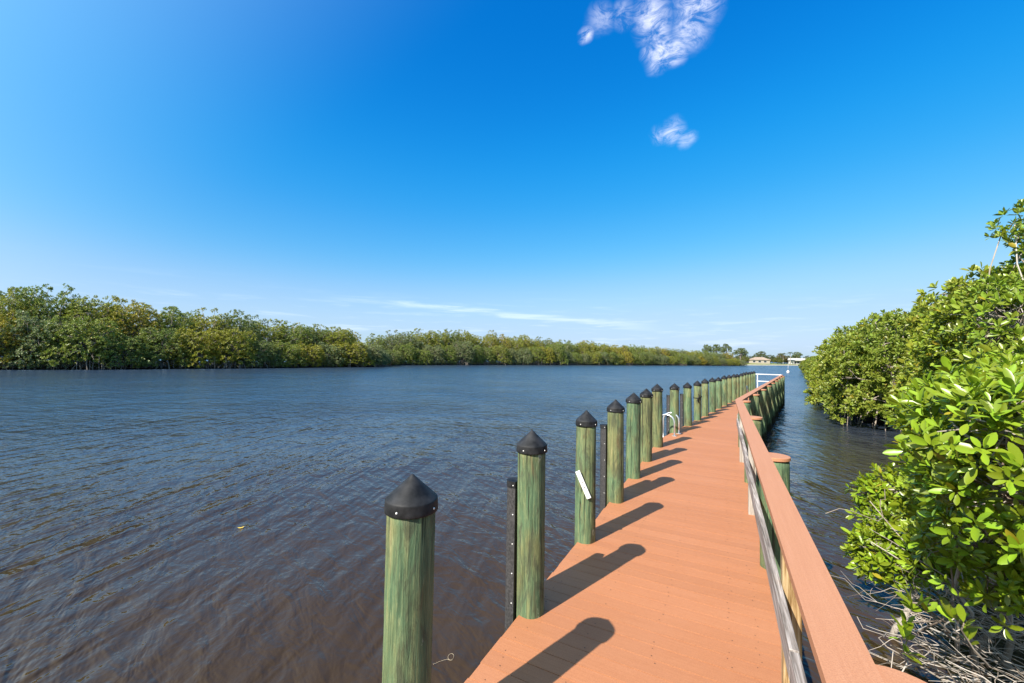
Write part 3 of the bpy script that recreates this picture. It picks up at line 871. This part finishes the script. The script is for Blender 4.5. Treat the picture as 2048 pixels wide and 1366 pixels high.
g = np.random.default_rng(5)
def hue_for():
    return g.choice([0, 0, 0, 1, 2, 2])
front = []
for (p, n) in walk(SHORE, lambda s: 4.3 if s < 110 else 5.0, 8.0):
    q = p + n*(2.9 + g.uniform(-0.5, 0.7))
    if image_x(q) < -150: continue
    front.append(q)
rear = []
for off, st, s0 in ((8.0, 4.9, 9.0), (13.5, 6.5, 11.0)):
    for (p, n) in walk(SHORE, st, s0):
        q = p + n*(off + g.uniform(-1.2, 1.2))
        if image_x(q) < -170: continue
        rear.append(q)
HX = [0, 250, 500, 700, 770, 880, 1000, 1250, 1400, 1480]; HV = [11.9, 10.8, 9.8, 8.3, 8.6, 10.8, 10.9, 9.3, 7.6, 6.6]
front.sort(key=lambda q: image_x(q)); rear.sort(key=lambda q: image_x(q))
k = {0: 0, 1: 0, 2: 0}
for q in front:
    h = g.choice([0, 0, 1, 2, 2]); c = PAL[h][g.integers(len(PAL[h]))]
    s = g.uniform(0.82, 1.12); dist = math.hypot(*q)
    hz = np.interp(image_x(q), HX, HV)/10.6*g.uniform(0.85, 1.1)
    outside = image_x(q) < -10
    lab = ('%s mangrove with low branches beyond the photo\'s left edge' % NAMEC[h]) if outside else \
        '%s waterside mangrove of the far bank, %s of its colour from the left' % (NAMEC[h], ordinal(k[h]))
    if not outside: k[h] += 1
    plant_tree(far_front[g.integers(5)], (q[0], q[1], 0.1), g.uniform(0, 6.28), (s*1.05, s*1.05, s*hz), c, 'mangrove_tree', lab, 'mangrove', 'mangroves along the far bank')
k = {0: 0, 1: 0, 2: 0}
for q in rear:
    h = g.choice([0, 0, 1, 1, 1, 2]); c = PAL[h][g.integers(len(PAL[h]))]
    hz = np.interp(image_x(q), HX, HV)/10.3*g.uniform(0.88, 1.05); s = g.uniform(0.85, 1.12)
    outside = image_x(q) < -10
    lab = ('tall %s mangrove behind others beyond the photo\'s left edge' % NAMEC[h]) if outside else \
        'tall %s mangrove behind the waterside row, %s of its colour from the left' % (NAMEC[h], ordinal(k[h]))
    if not outside: k[h] += 1
    plant_tree(far_rear[g.integers(4)], (q[0], q[1], 0.15), g.uniform(0, 6.28), (s, s, hz), c, 'tall_mangrove_tree', lab, 'mangrove', 'tall mangroves behind the far bank')

# mud under the far mangroves
inl = SHORE + np.array([n for n in np.array([walk(SHORE, 1e9, 0)[0][1]]*len(SHORE))])*0
mb = MB()
nn = []
for i in range(len(SHORE)):
    a = SHORE[max(i-1, 0)]; b = SHORE[min(i+1, len(SHORE)-1)]; d = (b - a)/np.linalg.norm(b - a); nn.append((-d[1], d[0]))
nn = np.array(nn)
rows = [np.c_[SHORE + nn*o, np.full(len(SHORE), z)] for o, z in ((0.3, -0.15), (1.2, 0.10), (30, 0.35))]
V = np.concatenate(rows); n_ = len(SHORE); F = []
for r_ in range(2):
    for i in range(n_-1): F.append([r_*n_+i, r_*n_+i+1, (r_+1)*n_+i+1, (r_+1)*n_+i])
mb.add(V, F); struct(mb.build('mud_bank', M['mud']))

# ------------------------------------------------------------------ right bank
mid = [mangrove_proto(60 + k, 2.35, 0.35, 4.1, 20, 400, 11, 0.165, 0.082, 7, 'hex', 0.34, (0.75, 1.1), M['leaf_mid'], roots=12, root_r=0.03, trunk_r=0.09) for k in range(4)]
RB = np.array([(14.2, 17.6), (27.6, 36.0), (44.8, 60.4), (84.8, 118.7)], float)
right = []
for (p, n) in walk(RB, lambda s: 2.7 if s < 30 else (3.4 if s < 60 else 5.0), 0.6):
    q = p - n*(2.0 + g.uniform(-0.3, 0.4)); right.append((q, 'a'))
for (p, n) in walk(RB, lambda s: 3.4 if s < 40 else 5.0, 1.5):
    q = p - n*(5.0 + g.uniform(-0.4, 0.6)); right.append((q, 'b'))
right += [(np.array(v), 'a') for v in ((19.3, 18.0), (18.4, 15.7), (16.6, 12.9), (13.4, 10.9))] + [(np.array(v), 'b') for v in ((21.5, 20.0), (21.0, 16.5), (19.5, 13.5))]
right.sort(key=lambda v: -math.hypot(*v[0]))
RHX = [1600, 1640, 1682, 1740, 1800, 1866, 1950, 2048, 2200]; RH = [4.1, 3.8, 4.1, 4.6, 5.2, 5.5, 5.6, 5.4, 5.4]
cnt = {'a': 0, 'b': 0}
for q, row in right:
    h = g.choice([0, 0, 0, 1]); c = [(0.205, 0.25, 0.028), (0.23, 0.265, 0.026), (0.185, 0.235, 0.03)][g.integers(3)] if h == 0 else [(0.27, 0.275, 0.024), (0.25, 0.27, 0.024)][g.integers(2)]
    s = g.uniform(0.92, 1.12)
    hz = np.interp(image_x(q), RHX, RH)/4.45*g.uniform(0.92, 1.05)*(1.0 if row == 'a' else 1.06)
    lab = '%s mangrove of the right bank %s, %s from the far end' % (NAMEC[h], 'overhanging the water' if row == 'a' else 'behind the waterside row', ordinal(cnt[row]))
    cnt[row] += 1
    plant_tree(mid[g.integers(4)], (q[0], q[1], 0.05), g.uniform(0, 6.28), (s, s, hz), c, 'mangrove_bush', lab, 'mangrove', 'mangroves along the right bank')
mb = MB()
RBX = np.array([(3.6, 1.0), (4.3, 3.6), (5.6, 5.6), (9.0, 7.6), (13.5, 12.0), (16.6, 16.6), (15.0, 18.6), (28.4, 36.4), (45.6, 61), (86, 119)], float)
OUT = np.array([(12, -2), (14, 0), (16, 2), (22, 4), (30, 8), (34, 12), (38, 17), (50, 30), (75, 50), (120, 105)], float)
V = np.concatenate([np.c_[RBX, np.full(len(RBX), -0.12)], np.c_[RBX*0.93 + OUT*0.07, np.full(len(RBX), 0.09)], np.c_[OUT, np.full(len(RBX), 0.3)]])
n_ = len(RBX); F = []
for r_ in range(2):
    for i in range(n_-1): F.append([r_*n_+i, (r_+1)*n_+i, (r_+1)*n_+i+1, r_*n_+i+1])
mb.add(V, F); struct(mb.build('mud_bank', M['mud']))

def lobe_bush(name, label, base, lobes, nc, per, L, W, m, kind, cr, matl, color, seed, bare=0, stems=5, floor=0.2, rootspread=0.7, extra=None):
    g = np.random.default_rng(seed)
    t = thing(name, label, 'mangrove', (base[0], base[1], 0))
    B = np.array([base[0], base[1], 0.0])
    lb = [(np.array(c) - B, np.array(r)) for c, r in lobes]
    mb = MB(); C = crown(mb, lb, g, nc, per, L, W, m, kind, cr, floor, 0.7)
    if extra is not None: rosettes(mb, extra - B, np.array([(-0.2, -0.15, 1.0)]*len(extra)) + g.normal(0, 0.25, extra.shape), 6, 0.118, 0.05, 'near', g, (15, 60))
    o = mb.build('foliage', matl, t, smooth=True); o.color = (*color, 1)
    tb = MB(); forks = []
    for k in range(stems):
        a = np.array([g.normal(0, rootspread*0.5), g.normal(0, rootspread*0.5), -0.2]); b = np.array([g.normal(0, rootspread*0.5), g.normal(0, rootspread*0.5), g.uniform(0.7, 1.4)])
        tube(tb, wander(a, b, g, 6, 0.05), np.linspace(0.030, 0.020, 6), 7); forks.append(b)
    for (c, r) in lb:
        f = forks[g.integers(len(forks))]
        tube(tb, wander(f, c - np.array([0, 0, r[2]*0.35]), g, 8, 0.03, -0.03), np.linspace(0.017, 0.008, 8), 6)
        sel = C[np.sum(((C - c)/r)**2, 1) < 1.5]
        for p in sel[::2]:
            tube(tb, wander(c + g.normal(0, 0.05, 3), p, g, 4, 0.09), [0.009, 0.007, 0.005, 0.003], 4, False)
    tb.build('branches', M['twig'], t, True)
    return t, C

# near shrub right beside the dock: its boughs lean out over the water
NEAR = [((2.63, 2.15, 2.27), .38), ((3.30, 2.80, 2.27), .40), ((2.78, 2.20, 1.94), .36), ((3.80, 3.20, 1.99), .38), ((4.10, 3.60, 1.43), .42), ((4.0, 3.90, 1.02), .33),
        ((4.25, 4.50, 1.20), .28), ((4.02, 4.55, 1.24), .11), ((3.76, 4.10, 0.72), .25), ((3.58, 4.10, 0.78), .10), ((4.0, 4.3, 0.95), .25), ((3.9, 3.75, 0.92), .25), ((3.33, 2.90, 1.39), .36), ((4.95, 4.00, 2.25), .40),
        ((5.70, 4.70, 1.90), .48), ((5.0, 4.40, 1.60), .38), ((3.28, 2.60, 1.22), .22), ((4.90, 4.20, 1.86), .38), ((3.47, 2.60, 2.08), .66), ((4.69, 3.40, 2.05), .55), ((6.0, 4.70, 2.35), .50)]
# single leafy shoots at the shrub's foot
SH = np.array([(2.90, 3.05, 0.55), (2.80, 2.95, 0.72), (3.05, 2.85, 0.92), (2.55, 2.55, 1.15), (2.95, 2.70, 0.98), (3.25, 2.95, 0.72), (3.2, 2.75, 1.05), (2.42, 2.5, 1.22), (3.45, 2.9, 0.95), (2.62, 2.75, 0.92)])
shrub, C = lobe_bush('mangrove_shrub', 'bright green leafy mangrove shrub leaning out beside the near railing with bare grey twigs below', (4.25, 3.75), [(c, (r, r, r*0.8)) for c, r in NEAR],
          2100, 3, 0.088, 0.032, 8, 'near', 0.15, M['leaf_near'], (0.175, 0.255, 0.014), 11, extra=SH)
# the tangle of bare twigs and prop roots at its foot
g = np.random.default_rng(31)
mb = MB(); B = np.array([4.25, 3.75, 0])
for k in range(235):
    if k < 165:
        a = np.array([g.uniform(3.45, 4.9), g.uniform(2.7, 3.6), g.uniform(0.05, 0.6)])
        th = g.normal(2.6, 0.6); ln = g.uniform(0.25, 0.75)
        b = a + ln*np.array([math.cos(th), math.sin(th)*0.55, g.uniform(-0.05, 0.62)])
    else:
        a = np.array([g.uniform(3.65, 4.8), g.uniform(3.0, 4.2), g.uniform(0.5, 1.05)]); th = g.uniform(0, 6.28); ln = g.uniform(0.3, 0.8)
        b = a + ln*np.array([math.cos(th), math.sin(th), g.uniform(-0.6, 0.7)])
    b[2] = max(b[2], -0.02)
    r0 = g.uniform(0.0028, 0.0072)
    p = wander(a, b, g, 6, 0.045)
    tube(mb, p - B, np.linspace(r0, r0*0.4, 6), 5, False)
    for q in range(g.integers(1, 4)):
        f = p[g.integers(1, 5)]; d = (b - a)*g.uniform(0.15, 0.35) + g.normal(0, 0.09, 3)
        tube(mb, wander(f, f + d, g, 4, 0.06) - B, np.linspace(r0*0.6, r0*0.25, 4), 4, False)
# longer pale stems standing up through the leaves
for (a, b, r0) in (((3.75, 3.35, 0.25), (3.35, 3.30, 1.75), 0.014), ((3.55, 3.3, 0.3), (3.30, 3.1, 1.15), 0.012), ((3.95, 3.4, 0.4), (3.4, 3.9, 1.35), 0.009), ((4.1, 3.6, 0.5), (3.45, 3.95, 0.95), 0.010), ((3.6, 3.2, 0.1), (2.95, 3.25, 0.45), 0.010), ((3.5, 3.1, 0.05), (2.75, 3.2, 0.2), 0.009)):
    p = wander(a, b, g, 8, 0.018)
    tube(mb, p - B, np.linspace(r0, r0*0.45, 8), 6)
    for q in range(4):
        f = p[g.integers(3, 8)]; d = g.normal(0, 0.17, 3)
        tube(mb, wander(f, f + d, g, 5, 0.08) - B, np.linspace(r0*0.45, 0.003, 5), 5, False)
mb.build('bare_twigs', M['twig'], shrub, True)
mb = MB()
for s in SH:
    a = s + np.array([g.uniform(0.35, 0.7), g.uniform(0.1, 0.4), -g.uniform(0.25, 0.5)])
    tube(mb, wander(a, s, g, 6, 0.06) - B, np.linspace(0.008, 0.004, 6), 5)
mb.build('shoot_stems', M['twig'], shrub, True)

SECOND = [((7.49, 6.00, 3.25), .80), ((7.79, 6.60, 3.30), .60), ((8.59, 6.80, 3.85), .50), ((7.95, 7.00, 2.91), .70), ((6.34, 5.00, 2.40), .65), ((8.32, 7.50, 2.37), .60),
          ((8.20, 6.60, 5.00), .15), ((8.38, 6.60, 4.66), .13), ((8.42, 6.60, 5.20), .15), ((7.97, 6.60, 4.80), .07), ((8.95, 6.80, 4.86), .28), ((9.1, 6.80, 4.43), .30), ((9.00, 6.50, 3.72), .90), ((7.6, 6.4, 2.0), .8), ((9.5, 7.6, 2.6), 1.0), ((6.9, 6.0, 1.5), .6)]
lobe_bush('mangrove_shrub', 'taller mangrove behind the near shrub with one thin leafy branch reaching into the sky', (8.3, 6.7), [(c, (r, r, r*0.8)) for c, r in SECOND],
          1150, 4, 0.112, 0.050, 7, 'hex', 0.20, M['leaf_near'], (0.17, 0.23, 0.02), 12, stems=6)
THIRD = [((10.6, 8.6, 3.4), 1.0), ((11.6, 9.6, 3.9), .9), ((12.4, 9.4, 3.0), 1.1), ((10.4, 9.2, 2.2), 1.0), ((11.5, 9.9, 1.6), 1.1), ((12.8, 10.4, 4.2), .8), ((11.0, 9.4, 4.25), .35), ((12.0, 9.8, 4.6), .35)]
lobe_bush('mangrove_shrub', 'broad mangrove with small leaves filling the bank between the tall one and the inlet', (11.5, 9.4), [(c, (r, r, r*0.8)) for c, r in THIRD],
          700, 8, 0.115, 0.055, 7, 'hex', 0.30, M['leaf_mid'], (0.215, 0.255, 0.022), 13, stems=6)

# ------------------------------------------------------------------ far shore with houses
FS = np.array([(120, 232), (150, 250), (170, 263.5), (190, 279), (208, 291), (228, 301), (260, 318)], float)
dn = np.array([-0.6, 0.8])
def strip(name, m, o0, z0, o1, z1):
    mb = MB(); n_ = len(FS)
    V = np.concatenate([np.c_[FS + dn*o0, np.full(n_, z0)], np.c_[FS + dn*o1, np.full(n_, z1)]])
    mb.add(V, [[i, i+1, n_+i+1, n_+i] for i in range(n_-1)]); return struct(mb.build(name, m))
strip('sand_beach', M['sand'], -0.5, -0.15, 2.2, 0.55)
strip('lawn', M['lawn'], 2.2, 0.55, 24, 0.95)
strip('land', M['lawn'], 24, 0.95, 900, 1.2)

def hip_roof(mb, w, d, z0, h, over=0.6):
    x, y = w/2 + over, d/2 + over; rx = max(0.5, w/2 - d/2)
    V = [(-x,-y,z0),(x,-y,z0),(x,y,z0),(-x,y,z0),(-rx,0,z0+h),(rx,0,z0+h),(-x,-y,z0-0.22),(x,-y,z0-0.22),(x,y,z0-0.22),(-x,y,z0-0.22)]
    mb.add_multi(V, [[[0,1,5,4],[2,3,4,5],[6,7,1,0],[7,8,2,1],[8,9,3,2],[9,6,0,3],[9,8,7,6]], [[1,2,5],[3,0,4]]])
def part(name, m, parent, *boxes):
    mb = MB()
    for c, s in boxes: box(mb, c, s)
    return mb.build(name, m, parent)
t = thing('house', 'low house with brown hipped roof and dark screened porch on the far shore', 'house', (180.5, 298, 0.85), -0.5)
part('wall', M['wall_cream'], t, ((0, 0, 1.35), (13, 8, 2.7)))
mb = MB(); hip_roof(mb, 13, 8, 2.8, 1.9); mb.build('roof', M['roof_brown'], t)
for x in (-3.2, 0.2, 3.6): 
    f = part('window', M['wall_white'], t, ((x, -4.03, 1.5), (1.9, 0.08, 1.5))); part('pane', M['dark_glass'], f, ((x, -4.08, 1.5), (1.6, 0.06, 1.2)))
part('porch', M['screen'], t, ((-9.3, -0.5, 1.2), (5.4, 7, 2.4)))
mb = MB(); hip_roof(mb, 5.6, 7.2, 2.5, 0.9, 0.4); o = mb.build('porch_roof', M['roof_brown'], t, loc=(-9.3, -0.5, 0))
t = thing('house', 'white house with pale gabled roof and dark windows on the far shore', 'house', (217.5, 309, 0.85), -0.5)
part('wall', M['wall_white'], t, ((0, 0, 1.4), (14, 8, 2.8)))
mb = MB(); x, y, z0, h = 7.6, 4.7, 2.9, 1.6
mb.add_multi([(-x,-y,z0),(x,-y,z0),(x,y,z0),(-x,y,z0),(-x,0,z0+h),(x,0,z0+h)], [[[0,1,5,4],[2,3,4,5],[3,2,1,0]], [[1,2,5],[3,0,4]]])
mb.build('roof', M['roof_white'], t)
mb = MB(); mb.add_multi([(-4,-6.4,z0-0.3),(4,-6.4,z0-0.3),(4,-2,z0-0.3),(-4,-2,z0-0.3),(0,-6.4,z0+1.1),(0,-2,z0+1.1)], [[[0,4,5,3],[4,1,2,5],[3,2,1,0]], [[0,1,4],[2,3,5]]])
mb.build('gable', M['roof_white'], t)
for x in (-3.0, -1.0, 1.0, 3.0):
    part('porch_window', M['dark_glass'], t, ((x, -4.06, 1.35), (1.3, 0.1, 1.7)))
for x in (-3.9, 3.9): part('porch_post', M['wall_white'], t, ((x, -6.2, 1.3), (0.3, 0.3, 2.6)))

# trees round the houses: a broad spreading kind, pines on tall stems, and palms
broad = [mangrove_proto(80 + k, 4.2, 2.2, 8.0, 13, 240, 6, 0.42, 0.22, 7, 'quad', 0.55, (1.3, 1.9), M['leaf_far'], roots=0, trunk_r=0.22, sprigs=4) for k in range(2)]
pine = [mangrove_proto(90 + k, 2.6, 6.6, 10.6, 9, 130, 6, 0.40, 0.16, 7, 'quad', 0.5, (0.8, 1.2), M['leaf_far'], roots=0, trunk_r=0.16, sprigs=4) for k in range(2)]
SH_T = [(162, 285, 0, 0.85, 0.75, 'low rounded tree left of the brown-roofed house'), (190, 312, 0, 1.15, 1.1, 'broad dark tree rising behind the brown-roofed house'),
        (178, 316, 1, 0.9, 0.8, 'small tree behind the left half of the brown-roofed house'), (193.5, 297, 0, 0.8, 0.55, 'light green shrub beside the right end of the brown-roofed house'),
        (199, 303, 1, 0.75, 0.6, 'shrubby tree left of the palms between both houses'), (206, 312, 0, 0.95, 0.95, 'reddish-green tree between the two palms'),
        (211, 316, 1, 0.75, 0.65, 'small bush beside the white house'), (226, 336, 0, 1.0, 0.8, 'tree behind the white house'), (238, 342, 1, 1.1, 0.85, 'dark tree behind the right end of the white house'),
        (214, 338, 1, 1.0, 0.85, 'dark tree beyond the palms')]
for (x, y, v, s, hz, lab) in SH_T:
    c = [(0.085, 0.10, 0.032), (0.13, 0.14, 0.03), (0.13, 0.10, 0.035)][2 if 'reddish' in lab else (1 if 'light' in lab or 'low' in lab else 0)]
    plant_tree(broad[v], (x, y, 0.7), g.uniform(0, 6), (s, s, hz), c, 'shade_tree', lab, 'tree', 'trees round the far houses')
for k in range(12):
    x = 236 + 20*k*0.9 - 150 + g.uniform(-4, 4); y = 330 + (x - 120)*0.32 + g.uniform(0, 30)
    plant_tree(broad[k % 2], (x, y, 0.9), g.uniform(0, 6), (1.25, 1.25, g.uniform(0.7, 0.95)), (0.075, 0.085, 0.035), 'shade_tree', '%s dark tree of the far backdrop behind the houses, counted from the left' % ordinal(k), 'tree', 'backdrop trees behind the far houses')
PN = [(108, 226, 0.95, 0.98, 'slender pine with an airy top above the end of the far mangroves'), (115, 229, 1.1, 1.02, 'tallest pine above the end of the far mangroves'),
      (121, 230, 1.0, 1.05, 'open branched pine behind the end of the far mangroves'), (130, 232, 1.35, 0.86, 'wide dark rounded pine at the end of the far mangroves'), (231, 330, 1.2, 0.92, 'lone pine behind the white house')]
for i, (x, y, s, hz, lab) in enumerate(PN):
    plant_tree(pine[i % 2], (x, y, 0.5), g.uniform(0, 6), (s, s, hz), (0.115, 0.145, 0.045), 'pine_tree', lab, 'tree', 'pines at the end of the far bank')

def palm(loc, h, label, seed):
    g2 = np.random.default_rng(seed)
    t = thing('palm_tree', label, 'palm', loc, g2.uniform(0, 6), 'palms between the far houses')
    mb = MB(); tube(mb, wander((0, 0, -0.2), (0.2, 0.1, h), g2, 7, 0.015), np.linspace(0.24, 0.16, 7), 8); mb.build('trunk', M['palm_bark'], t, True)
    mb = MB()
    for k in range(18):
        th = k*2.4; el = g2.uniform(-0.2, 1.1); ln = g2.uniform(1.9, 2.6)
        d = np.array([math.cos(th)*math.cos(el), math.sin(th)*math.cos(el), math.sin(el)])
        u = np.linspace(0, 1, 8)[:, None]
        p = np.array([0.2, 0.1, h]) + d*ln*u + np.array([0, 0, -1.0])*u**2*ln*0.55
        tube(mb, p, np.linspace(0.03, 0.01, 8), 4, False)
        T = np.gradient(p, axis=0); side = norm(np.cross(T, np.array([0, 0, 1.0])))
        for sg in (-1, 1):
            for q in (0.3, 0.65):
                leaves(mb, p[1:] + (p[np.minimum(np.arange(1, 8)+1, 7)] - p[1:])*q, side[1:]*sg + T[1:]*1.2 + np.array([0, 0, -0.35]), np.broadcast_to(np.array([0, 0, 1.0]), (7, 3)), 0.75, 0.13, 'quad')
    mb.build('fronds', M['palm_leaf'], t)
palm((199.5, 300, 0.8), 7.4, 'left palm of two between the far houses', 1)
palm((206.3, 302, 0.8), 8.3, 'taller slender palm standing left of the white house', 2)

# ------------------------------------------------------------------ sky, sun, camera
w = bpy.data.worlds.new('World'); sc.world = w; w.use_nodes = True
t = NT(tree=w.node_tree); bg = t.n['Background']
AZ, EL = 46.5, 39.5                      # shadows run this far right of straight ahead
sky = t.node('ShaderNodeTexSky'); sky.sky_type = 'NISHITA'; sky.sun_disc = False
sky.sun_elevation = R(EL); sky.sun_rotation = R(180 + AZ)
sky.altitude = 0; sky.air_density = 1.0; sky.dust_density = 1.0; sky.ozone_density = 3.0
hs = t.node('ShaderNodeHueSaturation'); hs.inputs['Saturation'].default_value = 1.35; hs.inputs['Fac'].default_value = 1.0
t.to(sky.outputs[0], hs.inputs['Color'])
sc8 = t.vmath('SCALE', hs.outputs[0]); sc8.node.inputs['Scale'].default_value = 1/8
cv = t.node('ShaderNodeRGBCurve'); t.to(sc8, cv.inputs['Color'])
for ch, pts in ((0, [(0, 0), (0.025, 0.003), (0.045, 0.016), (0.08, 0.058), (0.25, 0.265), (0.6, 0.38), (1, 0.46)]),
                (1, [(0, 0), (0.1, 0.112), (0.2, 0.245), (0.5, 0.46), (0.7, 0.50), (1, 0.54)]),
                (2, [(0, 0), (0.3, 0.44), (0.5, 0.60), (1, 0.66)])):
    cu = cv.mapping.curves[ch]
    cu.points[0].location = pts[0]; cu.points[-1].location = pts[-1]
    for p in pts[1:-1]: cu.points.new(*p)
cv.mapping.update()
skyg = t.vmath('SCALE', cv.outputs[0]); skyg.node.inputs['Scale'].default_value = 8
SUNV = (-math.sin(R(AZ))*math.cos(R(EL)), -math.cos(R(AZ))*math.cos(R(EL)), math.sin(R(EL)))
near_sun = t.math('POWER', t.math('MAXIMUM', t.math('MULTIPLY', t.math('ADD', t.vmath('DOT_PRODUCT', t.vmath('NORMALIZE', t.node('ShaderNodeTexCoord').outputs['Generated']), SUNV, out=1), -0.04), 2.75), 0.0), 2.0)
glow = t.vmath('SCALE', (0.74, 0.98, 0.78)); near_sun = t.math('MINIMUM', near_sun, 1.8); t.to(near_sun, glow.node.inputs['Scale'])
skyc = t.vmath('ADD', skyg, glow)
dirv = t.vmath('NORMALIZE', t.node('ShaderNodeTexCoord').outputs['Generated'])
sep = t.node('ShaderNodeSeparateXYZ'); t.to(dirv, sep.inputs[0])
# clouds lie on a flat layer overhead: project the direction on to it
wn = t.node('ShaderNodeTexNoise'); t.to(dirv, wn.inputs['Vector']); wn.inputs['Scale'].default_value = 9.0; wn.inputs['Detail'].default_value = 5
warp = t.vmath('SCALE', t.vmath('SUBTRACT', wn.outputs['Color'], (0.5, 0.5, 0.5)), (0, 0, 0)); warp.node.inputs['Scale'].default_value = 0.042
dw = t.vmath('ADD', dirv, warp)
PUFF = [((0.2467, 0.7380, 0.6281), 0.040, 1.0), ((0.262, 0.745, 0.615), 0.030, 0.8), ((0.2760, 0.7620, 0.5850), 0.034, 1.1), ((0.302, 0.757, 0.583), 0.030, 1.1), ((0.255, 0.765, 0.588), 0.02, 0.7), ((0.3211, 0.7066, 0.6306), 0.046, 1.0), ((0.3182, 0.7306, 0.6041), 0.042, 0.8),
        ((0.1310, 0.7692, 0.6255), 0.017, 0.95), ((0.1965, 0.7423, 0.6406), 0.026, 0.55), ((0.1560, 0.7506, 0.6421), 0.030, 0.5), ((0.3267, 0.8204, 0.4693), 0.028, 0.75), ((0.3554, 0.8200, 0.4487), 0.020, 0.6), ((0.3045, 0.8297, 0.4679), 0.021, 0.55)]
acc = None
for c, r, s in PUFF:
    c = np.array(c)/np.linalg.norm(c)
    d = t.vmath('DISTANCE', dw, tuple(c), out=1)
    mk = t.smooth(d, r*1.18, r*0.05, 0, s*1.1)
    acc = mk if acc is None else t.math('MAXIMUM', acc, mk)
fb = t.noise(t.mapping(dirv, (1.0, 1.0, 1.7)), 26, 10, 0.7, 0.9)
cl = t.math('MULTIPLY', acc, t.smooth(fb, 0.36, 0.66, 0.06, 1.25))
# thin streak low over the trees
A = np.array((-0.3797, 0.9168, 0.1239)); Bv = np.array((0.2982, 0.9514, 0.0772))
A /= np.linalg.norm(A); Bv /= np.linalg.norm(Bv)
nv = np.cross(A, Bv); nv /= np.linalg.norm(nv); mv = (A + Bv)/np.linalg.norm(A + Bv); tv = np.cross(nv, mv)
def dot(v, c): return t.vmath('DOT_PRODUCT', v, tuple(float(q) for q in c), out=1)
streakn = t.noise(t.mapping(dirv, (5, 5, 60)), 1.0, 5, 0.6, 0.4)
off = t.math('ADD', t.math('ABSOLUTE', dot(dirv, nv)), t.math('MULTIPLY', t.math('SUBTRACT', streakn, 0.5), 0.034))
along = t.math('ABSOLUTE', dot(dirv, tv))
st = t.math('MULTIPLY', t.math('MULTIPLY', t.smooth(off, 0.011, 0.0, 0, 0.24), t.smooth(streakn, 0.66, 0.36, 0.35, 1.0)), t.smooth(along, 0.41, 0.22))
low = t.math('MULTIPLY', t.smooth(t.noise(t.mapping(dirv, (7, 7, 75)), 1.0, 5, 0.6), 0.50, 0.75, 0, 0.16), t.math('MULTIPLY', t.smooth(sep.outputs[2], 0.17, 0.05), t.smooth(sep.outputs[2], 0.0, 0.04)))
CLOUD = 8.2
col = t.mix(t.math('MULTIPLY', cl, 0.62, True), skyc, (CLOUD*0.76, CLOUD*0.78, CLOUD*0.90, 1))
col = t.mix(t.math('MAXIMUM', st, low), col, (CLOUD*1.02, CLOUD*1.06, CLOUD*1.12, 1))
t.to(col, bg.inputs['Color'])
bg.inputs['Strength'].default_value = 0.10

sun = bpy.data.lights.new('sun', 'SUN'); sun.energy = 5.0; sun.angle = R(0.5); sun.color = (1.0, 0.94, 0.85)
so = bpy.data.objects.new('sun', sun); COL.objects.link(so)
az, el = R(AZ), R(EL)
from mathutils import Vector
so.rotation_euler = Vector((math.sin(az)*math.cos(el), math.cos(az)*math.cos(el), -math.sin(el))).to_track_quat('-Z', 'Y').to_euler()
so.location = (-20, -20, 30)

cam = bpy.data.cameras.new('camera'); co = bpy.data.objects.new('camera', cam); COL.objects.link(co)
cam.sensor_width = 36; cam.lens = 815/2048*36; cam.clip_start = 0.05; cam.clip_end = 9000
co.location = (0, 0, CZ); co.rotation_euler = (PI/2 + R(2.15), R(-1.0), 0)
sc.camera = co
sc.render.engine = 'CYCLES'
sc.cycles.use_denoising = True
sc.cycles.max_bounces = 6; sc.cycles.diffuse_bounces = 3; sc.cycles.glossy_bounces = 3; sc.cycles.transmission_bounces = 3; sc.cycles.transparent_max_bounces = 4
sc.cycles.caustics_reflective = False; sc.cycles.caustics_refractive = False
sc.view_settings.view_transform = 'Standard'; sc.view_settings.look = 'None'; sc.view_settings.gamma = 1; sc.view_settings.exposure = 0.95
